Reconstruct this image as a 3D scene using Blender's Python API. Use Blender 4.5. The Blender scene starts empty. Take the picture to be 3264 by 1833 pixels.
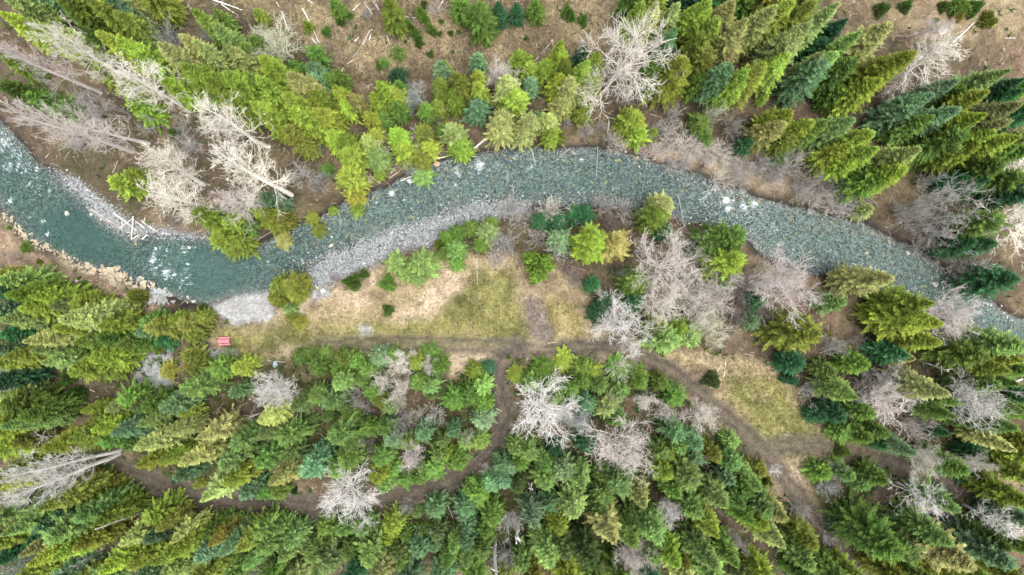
import bpy, bmesh, math, random
import numpy as np
from mathutils import Vector, Matrix, Euler

# ------------------------------------------------------------------ camera, sky, sun, exposure
S = bpy.context.scene
COL = S.collection
H = 128.0                     # flying height of the camera over the meadow, metres
FPX = 2176.0                  # focal length in photo pixels (24 mm on 36 mm)
CX, CY = 1632.0, 916.5
cam_d = bpy.data.cameras.new('camera'); cam_d.sensor_width = 36.0; cam_d.lens = 24.0
cam_d.clip_start = 1.0; cam_d.clip_end = 5000.0
cam = bpy.data.objects.new('camera', cam_d); COL.objects.link(cam)
cam.location = (0, 0, H); cam.rotation_euler = (0, 0, 0)
S.camera = cam
SUN_EL, SUN_AZ = math.radians(76), math.radians(125)     # azimuth from +Y towards +X
w = bpy.data.worlds.new('World'); S.world = w; w.use_nodes = True
nt = w.node_tree; bg = nt.nodes['Background']
sky = nt.nodes.new('ShaderNodeTexSky'); sky.sky_type = 'NISHITA'; sky.sun_disc = False
sky.sun_elevation = SUN_EL; sky.sun_rotation = SUN_AZ
sky.air_density = 1.0; sky.dust_density = 6.0; sky.ozone_density = 1.0
hs = nt.nodes.new('ShaderNodeHueSaturation'); hs.inputs['Saturation'].default_value = 0.25
nt.links.new(sky.outputs[0], hs.inputs['Color']); nt.links.new(hs.outputs[0], bg.inputs['Color'])
bg.inputs['Strength'].default_value = 0.15
sun_d = bpy.data.lights.new('sun', 'SUN'); sun_d.energy = .65; sun_d.angle = math.radians(45); sun_d.color = (1, .975, .93)
sun = bpy.data.objects.new('sun', sun_d); COL.objects.link(sun)
sd = Vector((math.sin(SUN_AZ) * math.cos(SUN_EL), math.cos(SUN_AZ) * math.cos(SUN_EL), math.sin(SUN_EL)))
sun.rotation_euler = sd.to_track_quat('Z', 'Y').to_euler(); sun.location = sd * 300
S.view_settings.view_transform = 'Standard'; S.view_settings.look = 'None'
S.view_settings.gamma = 1.0; S.view_settings.use_curve_mapping = False
S.view_settings.exposure = 2.14
S.render.engine = 'CYCLES'
S.cycles.max_bounces = 6; S.cycles.diffuse_bounces = 4; S.cycles.glossy_bounces = 2
S.cycles.transparent_max_bounces = 8

random.seed(5); rng = np.random.default_rng(5)

# ------------------------------------------------------------------ photo pixels to ground
TILE = {}
for i, k in enumerate('ABCDEFGHIJKL'):
    TILE[k] = ((i % 4) * 800.0, (i // 4) * 600.0, 2.411 if i < 8 else 2.286)
def src(k, x, y):
    ox, oy, s = TILE[k]; return ox + x / s, oy + y / s
def at(px, py, z=0.0):
    d = (H - z) / FPX
    return (px - CX) * d, -(py - CY) * d
DSP = 3264 / 2576.0
def poly(pts): return np.array([at(x * DSP, y * DSP) for x, y in pts])

# ------------------------------------------------------------------ noise and distance fields
def vnoise(x, y, scale, seed):
    r = np.random.default_rng(seed); L = r.random((256, 256))
    u = x / scale + 1000.3; v = y / scale + 1000.7
    i = np.floor(u).astype(int); j = np.floor(v).astype(int); fu = u - i; fv = v - j
    fu = fu * fu * (3 - 2 * fu); fv = fv * fv * (3 - 2 * fv)
    g = lambda a, b: L[a % 256, b % 256]
    return (g(i, j) * (1 - fu) + g(i + 1, j) * fu) * (1 - fv) + (g(i, j + 1) * (1 - fu) + g(i + 1, j + 1) * fu) * fv
def fbm(x, y, scale, seed, o=4):
    t = 0; a = 1; n = 0
    for k in range(o):
        t = t + a * vnoise(x, y, scale / 2 ** k, seed + k); n += a; a *= .55
    return t / n
def sdist(P, x, y):           # signed distance, positive inside
    best = np.full(x.shape, 1e9); ins = np.zeros(x.shape, bool)
    for a, b in zip(P, np.roll(P, -1, 0)):
        dx, dy = b - a; L = dx * dx + dy * dy + 1e-9
        t = np.clip(((x - a[0]) * dx + (y - a[1]) * dy) / L, 0, 1)
        best = np.minimum(best, (x - a[0] - t * dx) ** 2 + (y - a[1] - t * dy) ** 2)
        c = (a[1] > y) != (b[1] > y)
        ins ^= c & (x < (b[0] - a[0]) * (y - a[1]) / (b[1] - a[1] + 1e-12) + a[0])
    d = np.sqrt(best); return np.where(ins, d, -d)
def ldist(P, x, y):
    best = np.full(x.shape, 1e9)
    for a, b in zip(P[:-1], P[1:]):
        dx, dy = b - a; L = dx * dx + dy * dy + 1e-9
        t = np.clip(((x - a[0]) * dx + (y - a[1]) * dy) / L, 0, 1)
        best = np.minimum(best, (x - a[0] - t * dx) ** 2 + (y - a[1] - t * dy) ** 2)
    return np.sqrt(best)
def ss(a, b, v):
    t = np.clip((v - a) / (b - a), 0, 1); return t * t * (3 - 2 * t)

N_BANK = [(-260, 40), (-120, 190), (0, 318), (40, 350), (85, 400), (120, 430), (165, 470), (205, 500), (240, 540), (290, 580), (335, 600), (380, 590), (450, 598), (520, 602), (570, 615), (620, 622), (670, 605), (740, 565), (800, 545), (860, 515), (920, 485), (990, 462), (1040, 435), (1095, 408), (1170, 390), (1250, 374), (1350, 366), (1450, 370), (1530, 376), (1600, 388), (1660, 408), (1740, 432), (1800, 458), (1880, 482), (1950, 503), (2050, 530), (2130, 552), (2200, 575), (2280, 615), (2350, 655), (2410, 695), (2470, 735), (2530, 775), (2600, 815), (2750, 890), (2900, 960)]
S_BANK = [(2900, 1090), (2750, 990), (2600, 880), (2500, 848), (2420, 815), (2350, 785), (2280, 752), (2200, 728), (2100, 700), (2050, 682), (1960, 655), (1920, 635), (1880, 600), (1800, 572), (1740, 560), (1690, 545), (1640, 532), (1580, 527), (1500, 516), (1400, 520), (1300, 512), (1230, 512), (1150, 527), (1080, 547), (1000, 573), (930, 602), (850, 634), (800, 655), (760, 690), (710, 712), (650, 730), (600, 742), (540, 762), (470, 764), (440, 755), (400, 738), (340, 712), (290, 688), (220, 672), (160, 648), (100, 622), (40, 582), (0, 535), (-120, 400), (-260, 260)]
P_RIVER = poly(N_BANK + S_BANK)
P_BAR = poly([(735, 700), (800, 655), (850, 634), (930, 602), (1000, 573), (1080, 547), (1150, 525), (1230, 508), (1310, 508), (1320, 528), (1240, 548), (1160, 575), (1100, 608), (1010, 632), (960, 655), (900, 682), (850, 708), (800, 722), (765, 718)])
P_BAR2 = poly([(130, 425), (165, 440), (205, 468), (260, 512), (310, 548), (380, 572), (470, 588), (540, 605), (500, 612), (400, 598), (330, 606), (280, 580), (230, 535), (190, 500), (140, 450)])
P_BEACH = poly([(520, 768), (560, 752), (610, 738), (660, 728), (685, 742), (684, 792), (665, 808), (600, 812), (560, 805), (540, 790)])
P_GRAV = [poly([(352, 890), (425, 885), (432, 935), (420, 985), (345, 988), (338, 950)]), poly([(-30, 925), (60, 918), (105, 940), (100, 975), (-30, 1005)]), poly([(528, 880), (585, 888), (590, 905), (530, 912), (515, 895)]), poly([(905, 822), (935, 820), (938, 838), (910, 842)]), poly([(770, 735), (820, 722), (830, 745), (790, 758)]), poly([(1770, 585), (1850, 580), (1880, 610), (1800, 620)])]
P_MEADOW = poly([(525, 830), (560, 815), (680, 812), (760, 735), (850, 715), (960, 668), (1010, 640), (1110, 640), (1200, 640), (1260, 640), (1330, 650), (1400, 690), (1470, 740), (1505, 820), (1560, 860), (1640, 885), (1760, 885), (1870, 900), (1985, 925), (2010, 1000), (2060, 1065), (2120, 1100), (2200, 1130), (2190, 1150), (2060, 1150), (2035, 1200), (2060, 1270), (2110, 1350), (2170, 1450), (2110, 1450), (2040, 1330), (1960, 1220), (1890, 1130), (1780, 1060), (1720, 990), (1640, 930), (1540, 905), (1290, 915), (1230, 935), (1140, 940), (1120, 890), (740, 885), (670, 905), (560, 900), (530, 860)])
P_GREEN = poly([(535, 830), (680, 815), (800, 810), (1000, 800), (1090, 800), (1150, 740), (1200, 680), (1290, 690), (1310, 740), (1340, 830), (1380, 860), (1290, 880), (1000, 880), (740, 880), (560, 895)])
P_GREEN2 = poly([(1800, 930), (1960, 950), (2060, 1070), (2100, 1100), (2000, 1170), (1900, 1110), (1830, 1020)])
P_MOSS = poly([(1380, 750), (1440, 770), (1475, 830), (1510, 862), (1390, 862), (1375, 800)])
P_ASH = poly([(1316, 748), (1346, 742), (1376, 795), (1388, 848), (1372, 866), (1346, 846), (1324, 800)])
P_CLEAR = poly([(560, -40), (790, -60), (1100, -60), (1560, -60), (1600, 60), (1520, 130), (1340, 150), (1180, 170), (1000, 190), (870, 170), (770, 130), (640, 60)])
P_CLEAR2 = poly([(2120, -60), (2700, -60), (2700, 210), (2480, 160), (2330, 80), (2200, 50)])
P_BROWN = poly([(285, 1160), (330, 1150), (430, 1200), (560, 1240), (620, 1275), (560, 1300), (420, 1250), (300, 1210)])
P_BLUFF = poly([(-60, 545), (30, 590), (100, 640), (200, 690), (330, 735), (420, 770), (380, 800), (250, 745), (120, 690), (-60, 650)])
P_BLUFF2 = poly([(2480, 1170), (2650, 1130), (2650, 1270), (2520, 1240)])
T1 = poly([(520, 872), (640, 880), (800, 868), (1000, 862), (1200, 868), (1300, 875), (1420, 880), (1530, 870), (1640, 908), (1720, 955), (1800, 1025), (1880, 1095), (1960, 1185), (2010, 1250), (2080, 1350), (2160, 1460), (2260, 1600)])
T2 = poly([(1300, 880), (1265, 920), (1252, 970), (1265, 1040), (1240, 1130), (1180, 1190), (1100, 1228), (950, 1258), (800, 1275), (650, 1275), (520, 1255), (400, 1225), (300, 1180)])
T3 = poly([(1960, 1120), (2060, 1120), (2200, 1150), (2300, 1180), (2450, 1240), (2600, 1262), (2760, 1270)])

LEDGE = [(0, 200), (50, 245), (100, 300), (160, 355), (220, 400), (290, 430), (350, 455), (420, 495), (480, 530), (540, 565), (600, 605), (640, 620), (690, 635), (750, 630), (800, 640), (850, 660), (890, 690), (930, 720), (980, 745), (1040, 760), (1090, 775), (1130, 790)]
WATER = -0.75
def noisy(P, x, y, amp=1.0, sc=3.0, seed=0):
    return sdist(P, x, y) + (fbm(x, y, sc, 40 + seed, 4) - .5) * 2 * amp
P_RAPID = [poly([(1750, 470), (1900, 500), (2000, 580), (1900, 620), (1780, 560)]), poly([(1100, 410), (1350, 380), (1400, 440), (1150, 500), (1000, 500)]), poly([(380, 620), (470, 620), (480, 720), (360, 690)]), poly([(0, 330), (120, 430), (160, 520), (60, 480), (0, 420)]), poly([(2000, 560), (2350, 700), (2300, 740), (2000, 640)])]
def height(x, y):
    r = noisy(P_RIVER, x, y, .9, 2.6, 1)
    bar = np.maximum(sdist(P_BAR, x, y), np.maximum(sdist(P_BEACH, x, y), sdist(P_BAR2, x, y)))
    gent = ss(-6, 1, bar)
    base = (fbm(x, y, 22, 3) - .5) * 1.1 + (fbm(x, y, 2.2, 9) - .5) * .22 * (1 - .6 * gent)
    base = base - .25 * ss(1.4, .6, np.minimum(ldist(T1, x, y), ldist(T2, x, y))) * .6
    wid = 2.2 + 4.5 * gent
    bank = WATER + (base - WATER) * ss(0, 1, np.clip(-r / wid, 0, 1)) + .02
    pool = ss(13, 0, np.hypot(x + 82, y - 6)) * 1.6 + ss(14, 0, np.hypot(x + 58, y - 3)) * 1.4
    shallow = np.maximum(ss(17, 4, np.hypot(x + 104, y - 36)), ss(16, 5, np.hypot(x - 40, y - 22)) * .6)
    dep = (.5 + pool) * ss(0, 3.5, r) * (1 - .75 * shallow) + .06 + .14 * (fbm(x, y, 1.1, 70, 3) - .4)
    bed = WATER - np.maximum(dep, -.1 * shallow)
    return np.where(r > 0, bed, bank), r

GS = 0.42; GX, GY = 142.0, 96.0
xs = np.arange(-GX, GX + .01, GS); ys = np.arange(-GY, GY + .01, GS)
XX, YY = np.meshgrid(xs, ys)
ZZ, RR = height(XX, YY)
NYg, NXg = XX.shape
def gz(x, y):
    u = min(max((x + GX) / GS, 0), NXg - 1.001); v = min(max((y + GY) / GS, 0), NYg - 1.001)
    i, j = int(u), int(v); fu, fv = u - i, v - j
    return float((ZZ[j, i] * (1 - fu) + ZZ[j, i + 1] * fu) * (1 - fv) + (ZZ[j + 1, i] * (1 - fu) + ZZ[j + 1, i + 1] * fu) * fv)
def gzv(x, y):
    u = np.clip((x + GX) / GS, 0, NXg - 1.001); v = np.clip((y + GY) / GS, 0, NYg - 1.001)
    i = u.astype(int); j = v.astype(int)
    return ZZ[j, i]
def riv(x, y):
    i = int(round((x + GX) / GS)); j = int(round((y + GY) / GS))
    return float(RR[min(max(j, 0), NYg - 1), min(max(i, 0), NXg - 1)])

# ------------------------------------------------------------------ node helpers and materials
def newmat(name):
    m = bpy.data.materials.new(name); m.use_nodes = True
    t = m.node_tree; b = t.nodes['Principled BSDF']; b.inputs['Roughness'].default_value = .9
    b.inputs['Specular IOR Level'].default_value = .2
    return m, t, b
def N(t, k, **kw):
    n = t.nodes.new(k)
    for a, v in kw.items(): setattr(n, a, v)
    return n
def noise(t, scale, detail=4, rough=.6, coord='Object', vec=None):
    n = N(t, 'ShaderNodeTexNoise'); n.inputs['Scale'].default_value = scale
    n.inputs['Detail'].default_value = detail; n.inputs['Roughness'].default_value = rough
    if vec is None:
        c = N(t, 'ShaderNodeTexCoord'); vec = c.outputs[coord]
    t.links.new(vec, n.inputs['Vector']); return n
def maprange(t, sock, a, b, c, d):
    m = N(t, 'ShaderNodeMapRange'); t.links.new(sock, m.inputs[0])
    for i, v in zip((1, 2, 3, 4), (a, b, c, d)): m.inputs[i].default_value = v
    return m.outputs[0]
def mulcol(t, col, fac):
    m = N(t, 'ShaderNodeVectorMath', operation='SCALE')
    t.links.new(col, m.inputs[0]); t.links.new(fac, m.inputs['Scale']); return m.outputs[0]
def mixcol(t, fac, a, b):
    m = N(t, 'ShaderNodeMix', data_type='RGBA')
    for s, v in ((m.inputs[0], fac), (m.inputs[6], a), (m.inputs[7], b)):
        if hasattr(v, 'links') or hasattr(v, 'is_linked'): t.links.new(v, s)
        elif isinstance(v, (int, float)): s.default_value = v
        else: s.default_value = (*v, 1)
    return m.outputs[2]
def bump(t, b, sock, strength, dist):
    n = N(t, 'ShaderNodeBump'); n.inputs['Strength'].default_value = strength; n.inputs['Distance'].default_value = dist
    t.links.new(sock, n.inputs['Height']); t.links.new(n.outputs[0], b.inputs['Normal'])

def ground_material():
    m, t, b = newmat('ground_surface')
    at_ = N(t, 'ShaderNodeAttribute', attribute_name='zone_colour')
    gv = N(t, 'ShaderNodeAttribute', attribute_name='gravel')
    n1 = noise(t, 2.2, 7, .78); n2 = noise(t, .6, 5, .65)
    co = N(t, 'ShaderNodeTexCoord')
    mp = N(t, 'ShaderNodeMapping'); mp.inputs['Scale'].default_value = (1, 1, .2); mp.inputs['Rotation'].default_value = (0, 0, .6)
    t.links.new(co.outputs['Object'], mp.inputs[0])
    wv = N(t, 'ShaderNodeTexNoise'); wv.inputs['Scale'].default_value = 7; wv.inputs['Detail'].default_value = 5; wv.inputs['Distortion'].default_value = 3.0
    t.links.new(mp.outputs[0], wv.inputs['Vector'])
    f1 = maprange(t, n1.outputs['Fac'], .3, .7, .48, 1.52)
    f2 = maprange(t, n2.outputs['Fac'], .3, .7, .7, 1.3)
    f3 = maprange(t, wv.outputs['Fac'], .3, .7, .62, 1.38)
    c = mulcol(t, at_.outputs['Color'], f1); c = mulcol(t, c, f2); c = mulcol(t, c, f3)
    # cobbles
    vo = N(t, 'ShaderNodeTexVoronoi'); vo.inputs['Scale'].default_value = 3.3; t.links.new(co.outputs['Object'], vo.inputs['Vector'])
    vo2 = N(t, 'ShaderNodeTexVoronoi'); vo2.inputs['Scale'].default_value = 1.5; t.links.new(co.outputs['Object'], vo2.inputs['Vector'])
    sx = N(t, 'ShaderNodeSeparateColor'); t.links.new(vo.outputs['Color'], sx.inputs[0])
    st = maprange(t, sx.outputs[0], 0, 1, .3, 1.75)
    ed = maprange(t, vo.outputs['Distance'], .0, .55, 1.15, .55)
    cc = mulcol(t, at_.outputs['Color'], st); cc = mulcol(t, cc, ed)
    sy = N(t, 'ShaderNodeSeparateColor'); t.links.new(vo2.outputs['Color'], sy.inputs[0])
    cc = mulcol(t, cc, maprange(t, sy.outputs[1], 0, 1, .72, 1.3))
    c = mixcol(t, gv.outputs['Fac'], c, cc)
    t.links.new(c, b.inputs['Base Color'])
    mh = N(t, 'ShaderNodeMath', operation='ADD'); t.links.new(n1.outputs['Fac'], mh.inputs[0]); t.links.new(wv.outputs['Fac'], mh.inputs[1])
    bump(t, b, mh.outputs[0], .7, .25)
    b.inputs['Specular IOR Level'].default_value = .05
    return m

def foliage_material():
    m, t, b = newmat('needles')
    oi = N(t, 'ShaderNodeObjectInfo'); tn = N(t, 'ShaderNodeAttribute', attribute_name='tint')
    n = noise(t, .55, 3, .6)
    f = maprange(t, tn.outputs['Fac'], 0, 1, .58, 1.38)
    f2 = maprange(t, n.outputs['Fac'], .3, .7, .75, 1.25)
    c = mulcol(t, oi.outputs['Color'], f); c = mulcol(t, c, f2)
    # new growth at the shoot ends is a yellower green
    yl = N(t, 'ShaderNodeVectorMath', operation='MULTIPLY'); t.links.new(c, yl.inputs[0]); yl.inputs[1].default_value = (1.6, 1.48, 1.1)
    sh = N(t, 'ShaderNodeAttribute', attribute_name='shoot')
    c = mixcol(t, sh.outputs['Fac'], c, yl.outputs[0])
    t.links.new(c, b.inputs['Base Color']); b.inputs['Roughness'].default_value = .7
    b.inputs['Specular IOR Level'].default_value = .15
    tr = N(t, 'ShaderNodeBsdfTranslucent'); t.links.new(c, tr.inputs['Color'])
    mx = N(t, 'ShaderNodeMixShader'); mx.inputs[0].default_value = .42
    t.links.new(b.outputs[0], mx.inputs[1]); t.links.new(tr.outputs[0], mx.inputs[2])
    t.links.new(mx.outputs[0], t.nodes['Material Output'].inputs['Surface'])
    return m
def bark_material(name, fixed=None, lo=.6, hi=1.3):
    m, t, b = newmat(name)
    n = noise(t, 3.5, 5, .7)
    f = maprange(t, n.outputs['Fac'], .3, .7, lo, hi)
    if fixed is None:
        oi = N(t, 'ShaderNodeObjectInfo'); c = oi.outputs['Color']
    else:
        rg = N(t, 'ShaderNodeRGB'); rg.outputs[0].default_value = (*fixed, 1); c = rg.outputs[0]
    t.links.new(mulcol(t, c, f), b.inputs['Base Color']); bump(t, b, n.outputs['Fac'], .5, .05)
    return m
def rock_material(name):
    m, t, b = newmat(name)
    oi = N(t, 'ShaderNodeObjectInfo'); n = noise(t, 2.2, 6, .7); n2 = noise(t, 11, 3, .6)
    c = mulcol(t, oi.outputs['Color'], maprange(t, n.outputs['Fac'], .3, .7, .62, 1.3))
    c = mulcol(t, c, maprange(t, n2.outputs['Fac'], .3, .7, .85, 1.15))
    t.links.new(c, b.inputs['Base Color']); bump(t, b, n.outputs['Fac'], .8, .15)
    return m
def cloud_material(name, rough=.9):          # colour carried per piece on the mesh
    m, t, b = newmat(name)
    a = N(t, 'ShaderNodeAttribute', attribute_name='piece_colour')
    t.links.new(a.outputs['Color'], b.inputs['Base Color']); b.inputs['Roughness'].default_value = rough
    b.inputs['Specular IOR Level'].default_value = .1
    return m
def paint_material(name, col):
    m, t, b = newmat(name); n = noise(t, 9, 5, .7)
    rg = N(t, 'ShaderNodeRGB'); rg.outputs[0].default_value = (*col, 1)
    t.links.new(mulcol(t, rg.outputs[0], maprange(t, n.outputs['Fac'], .3, .7, .85, 1.12)), b.inputs['Base Color'])
    b.inputs['Roughness'].default_value = .6
    return m
def water_material():
    m, t, b = newmat('river_water'); t.nodes.remove(b); out = t.nodes['Material Output']
    dp = N(t, 'ShaderNodeAttribute', attribute_name='depth'); fo = N(t, 'ShaderNodeAttribute', attribute_name='foam')
    def expo(k):
        a = N(t, 'ShaderNodeMath', operation='MULTIPLY'); t.links.new(dp.outputs['Fac'], a.inputs[0]); a.inputs[1].default_value = -k
        e = N(t, 'ShaderNodeMath', operation='EXPONENT'); t.links.new(a.outputs[0], e.inputs[0]); return e.outputs[0]
    cb = N(t, 'ShaderNodeCombineColor')
    for i, k in enumerate((.45, .11, .21)): t.links.new(expo(k), cb.inputs[i])
    co = N(t, 'ShaderNodeTexCoord')
    fl = N(t, 'ShaderNodeAttribute', attribute_name='flow')
    rip = noise(t, 1.0, 6, .7, vec=fl.outputs['Vector']); rip.inputs['Distortion'].default_value = .8
    tr = N(t, 'ShaderNodeBsdfTransparent'); t.links.new(cb.outputs[0], tr.inputs[0])
    sc = N(t, 'ShaderNodeBsdfDiffuse'); sc.inputs[0].default_value = (.013, .041, .037, 1)
    sf = N(t, 'ShaderNodeMath', operation='SUBTRACT'); sf.inputs[0].default_value = 1; t.links.new(expo(.55), sf.inputs[1])
    sf2 = N(t, 'ShaderNodeMath', operation='MULTIPLY'); t.links.new(sf.outputs[0], sf2.inputs[0])
    t.links.new(maprange(t, rip.outputs['Fac'], .3, .7, .2, 1.3), sf2.inputs[1])
    m1 = N(t, 'ShaderNodeMixShader'); t.links.new(sf2.outputs[0], m1.inputs[0]); t.links.new(tr.outputs[0], m1.inputs[1]); t.links.new(sc.outputs[0], m1.inputs[2])
    bp = N(t, 'ShaderNodeBump'); bp.inputs['Strength'].default_value = .55; bp.inputs['Distance'].default_value = .35; t.links.new(rip.outputs['Fac'], bp.inputs['Height'])
    gl = N(t, 'ShaderNodeBsdfGlossy'); gl.inputs['Roughness'].default_value = .12; t.links.new(bp.outputs[0], gl.inputs['Normal'])
    fr = N(t, 'ShaderNodeFresnel'); fr.inputs['IOR'].default_value = 1.34; t.links.new(bp.outputs[0], fr.inputs['Normal'])
    m2 = N(t, 'ShaderNodeMixShader'); t.links.new(fr.outputs[0], m2.inputs[0]); t.links.new(m1.outputs[0], m2.inputs[1]); t.links.new(gl.outputs[0], m2.inputs[2])
    fm = noise(t, 1.3, 6, .8, vec=fl.outputs['Vector']); fm.inputs['Distortion'].default_value = 1.2
    ad = N(t, 'ShaderNodeMath', operation='ADD'); t.links.new(fo.outputs['Fac'], ad.inputs[0]); t.links.new(maprange(t, fm.outputs['Fac'], .3, .7, -.1, .9), ad.inputs[1])
    ff = maprange(t, ad.outputs[0], .88, 1.25, 0, .8)
    wh = N(t, 'ShaderNodeBsdfDiffuse'); wh.inputs[0].default_value = (.36, .40, .41, 1)
    m3 = N(t, 'ShaderNodeMixShader'); t.links.new(ff, m3.inputs[0]); t.links.new(m2.outputs[0], m3.inputs[1]); t.links.new(wh.outputs[0], m3.inputs[2])
    t.links.new(m3.outputs[0], out.inputs['Surface'])
    return m
M_GROUND = ground_material(); M_NEEDLE = foliage_material(); M_WATER = water_material()
M_BARK = bark_material('conifer_bark', (.05, .038, .03)); M_BARE = bark_material('bare_bark'); M_LOG = bark_material('weathered_wood', None, .75, 1.2)
M_ROCK = rock_material('rock'); M_CLOUD = cloud_material('litter'); M_RED = paint_material('red_paint', (.36, .105, .13))
M_PLANK = bark_material('grey_plank', (.2, .17, .12))

# ------------------------------------------------------------------ mesh and object helpers
def mesh(name, v, f, mat, attrs=None, smooth=False):
    me = bpy.data.meshes.new(name)
    v = np.asarray(v, np.float32).reshape(-1, 3)
    f = np.asarray(f, np.int32); k = f.shape[1]
    me.vertices.add(len(v)); me.vertices.foreach_set('co', v.ravel())
    me.loops.add(f.size); me.loops.foreach_set('vertex_index', f.ravel())
    me.polygons.add(len(f)); me.polygons.foreach_set('loop_start', np.arange(0, f.size, k, dtype=np.int32))
    try: me.polygons.foreach_set('loop_total', np.full(len(f), k, np.int32))
    except Exception: pass
    if smooth: me.polygons.foreach_set('use_smooth', np.ones(len(f), bool))
    me.update(calc_edges=True)
    for n, a in (attrs or {}).items():
        a = np.asarray(a, np.float32)
        if a.ndim == 1:
            me.attributes.new(n, 'FLOAT', 'POINT').data.foreach_set('value', a)
        else:
            if a.shape[1] == 3: a = np.c_[a, np.ones(len(a), np.float32)]
            me.attributes.new(n, 'FLOAT_COLOR', 'POINT').data.foreach_set('color', a.ravel().astype(np.float32))
    me.materials.append(mat); return me
def link(name, data, parent=None, loc=None, rot=None, scale=None, color=None):
    o = bpy.data.objects.new(name, data); COL.objects.link(o)
    if parent is not None: o.parent = parent
    if loc is not None: o.location = loc
    if rot is not None: o.rotation_euler = rot
    if scale is not None: o.scale = scale
    if color is not None: o.color = (*color, 1)
    return o
def tag(o, label=None, cat=None, group=None, kind=None):
    if label: o['label'] = label
    if cat: o['category'] = cat
    if group: o['group'] = group
    if kind: o['kind'] = kind
    return o
def tubes(segs, k):
    """segs: (n,8) p0 p1 r0 r1 -> verts, quads"""
    s = np.asarray(segs, np.float64); n = len(s)
    a, b = s[:, :3], s[:, 3:6]; d = b - a; L = np.linalg.norm(d, axis=1, keepdims=True) + 1e-9; d = d / L
    ref = np.where(np.abs(d[:, 2:3]) < .9, [[0, 0, 1.]], [[1., 0, 0]])
    u = np.cross(d, ref); u /= np.linalg.norm(u, axis=1, keepdims=True) + 1e-9; v = np.cross(d, u)
    an = np.arange(k) * 2 * math.pi / k
    ring = u[:, None, :] * np.cos(an)[None, :, None] + v[:, None, :] * np.sin(an)[None, :, None]
    lo = a[:, None] + ring * s[:, 6][:, None, None]; hi = b[:, None] + ring * s[:, 7][:, None, None]
    V = np.concatenate([lo, hi], 1).reshape(-1, 3)
    i = np.arange(k); j = (i + 1) % k
    q = np.stack([i, j, j + k, i + k], 1)
    F = (q[None] + (np.arange(n) * 2 * k)[:, None, None]).reshape(-1, 4)
    return V, F
def hull(seed, n=14, sq=(1, .8, .55), pw=.5):
    r = random.Random(seed); bm = bmesh.new()
    for _ in range(n):
        v = Vector([r.gauss(0, 1) for _ in range(3)]).normalized() * r.uniform(.8, 1.0)
        bm.verts.new((v.x * sq[0], v.y * sq[1], v.z * sq[2]))
    res = bmesh.ops.convex_hull(bm, input=bm.verts)
    bmesh.ops.delete(bm, geom=[g for g in res['geom_interior'] if isinstance(g, bmesh.types.BMVert)], context='VERTS')
    bmesh.ops.triangulate(bm, faces=bm.faces)
    V = np.array([v.co[:] for v in bm.verts]); bm.verts.index_update()
    F = np.array([[v.index for v in f.verts] for f in bm.faces]); bm.free()
    return V, F

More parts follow.
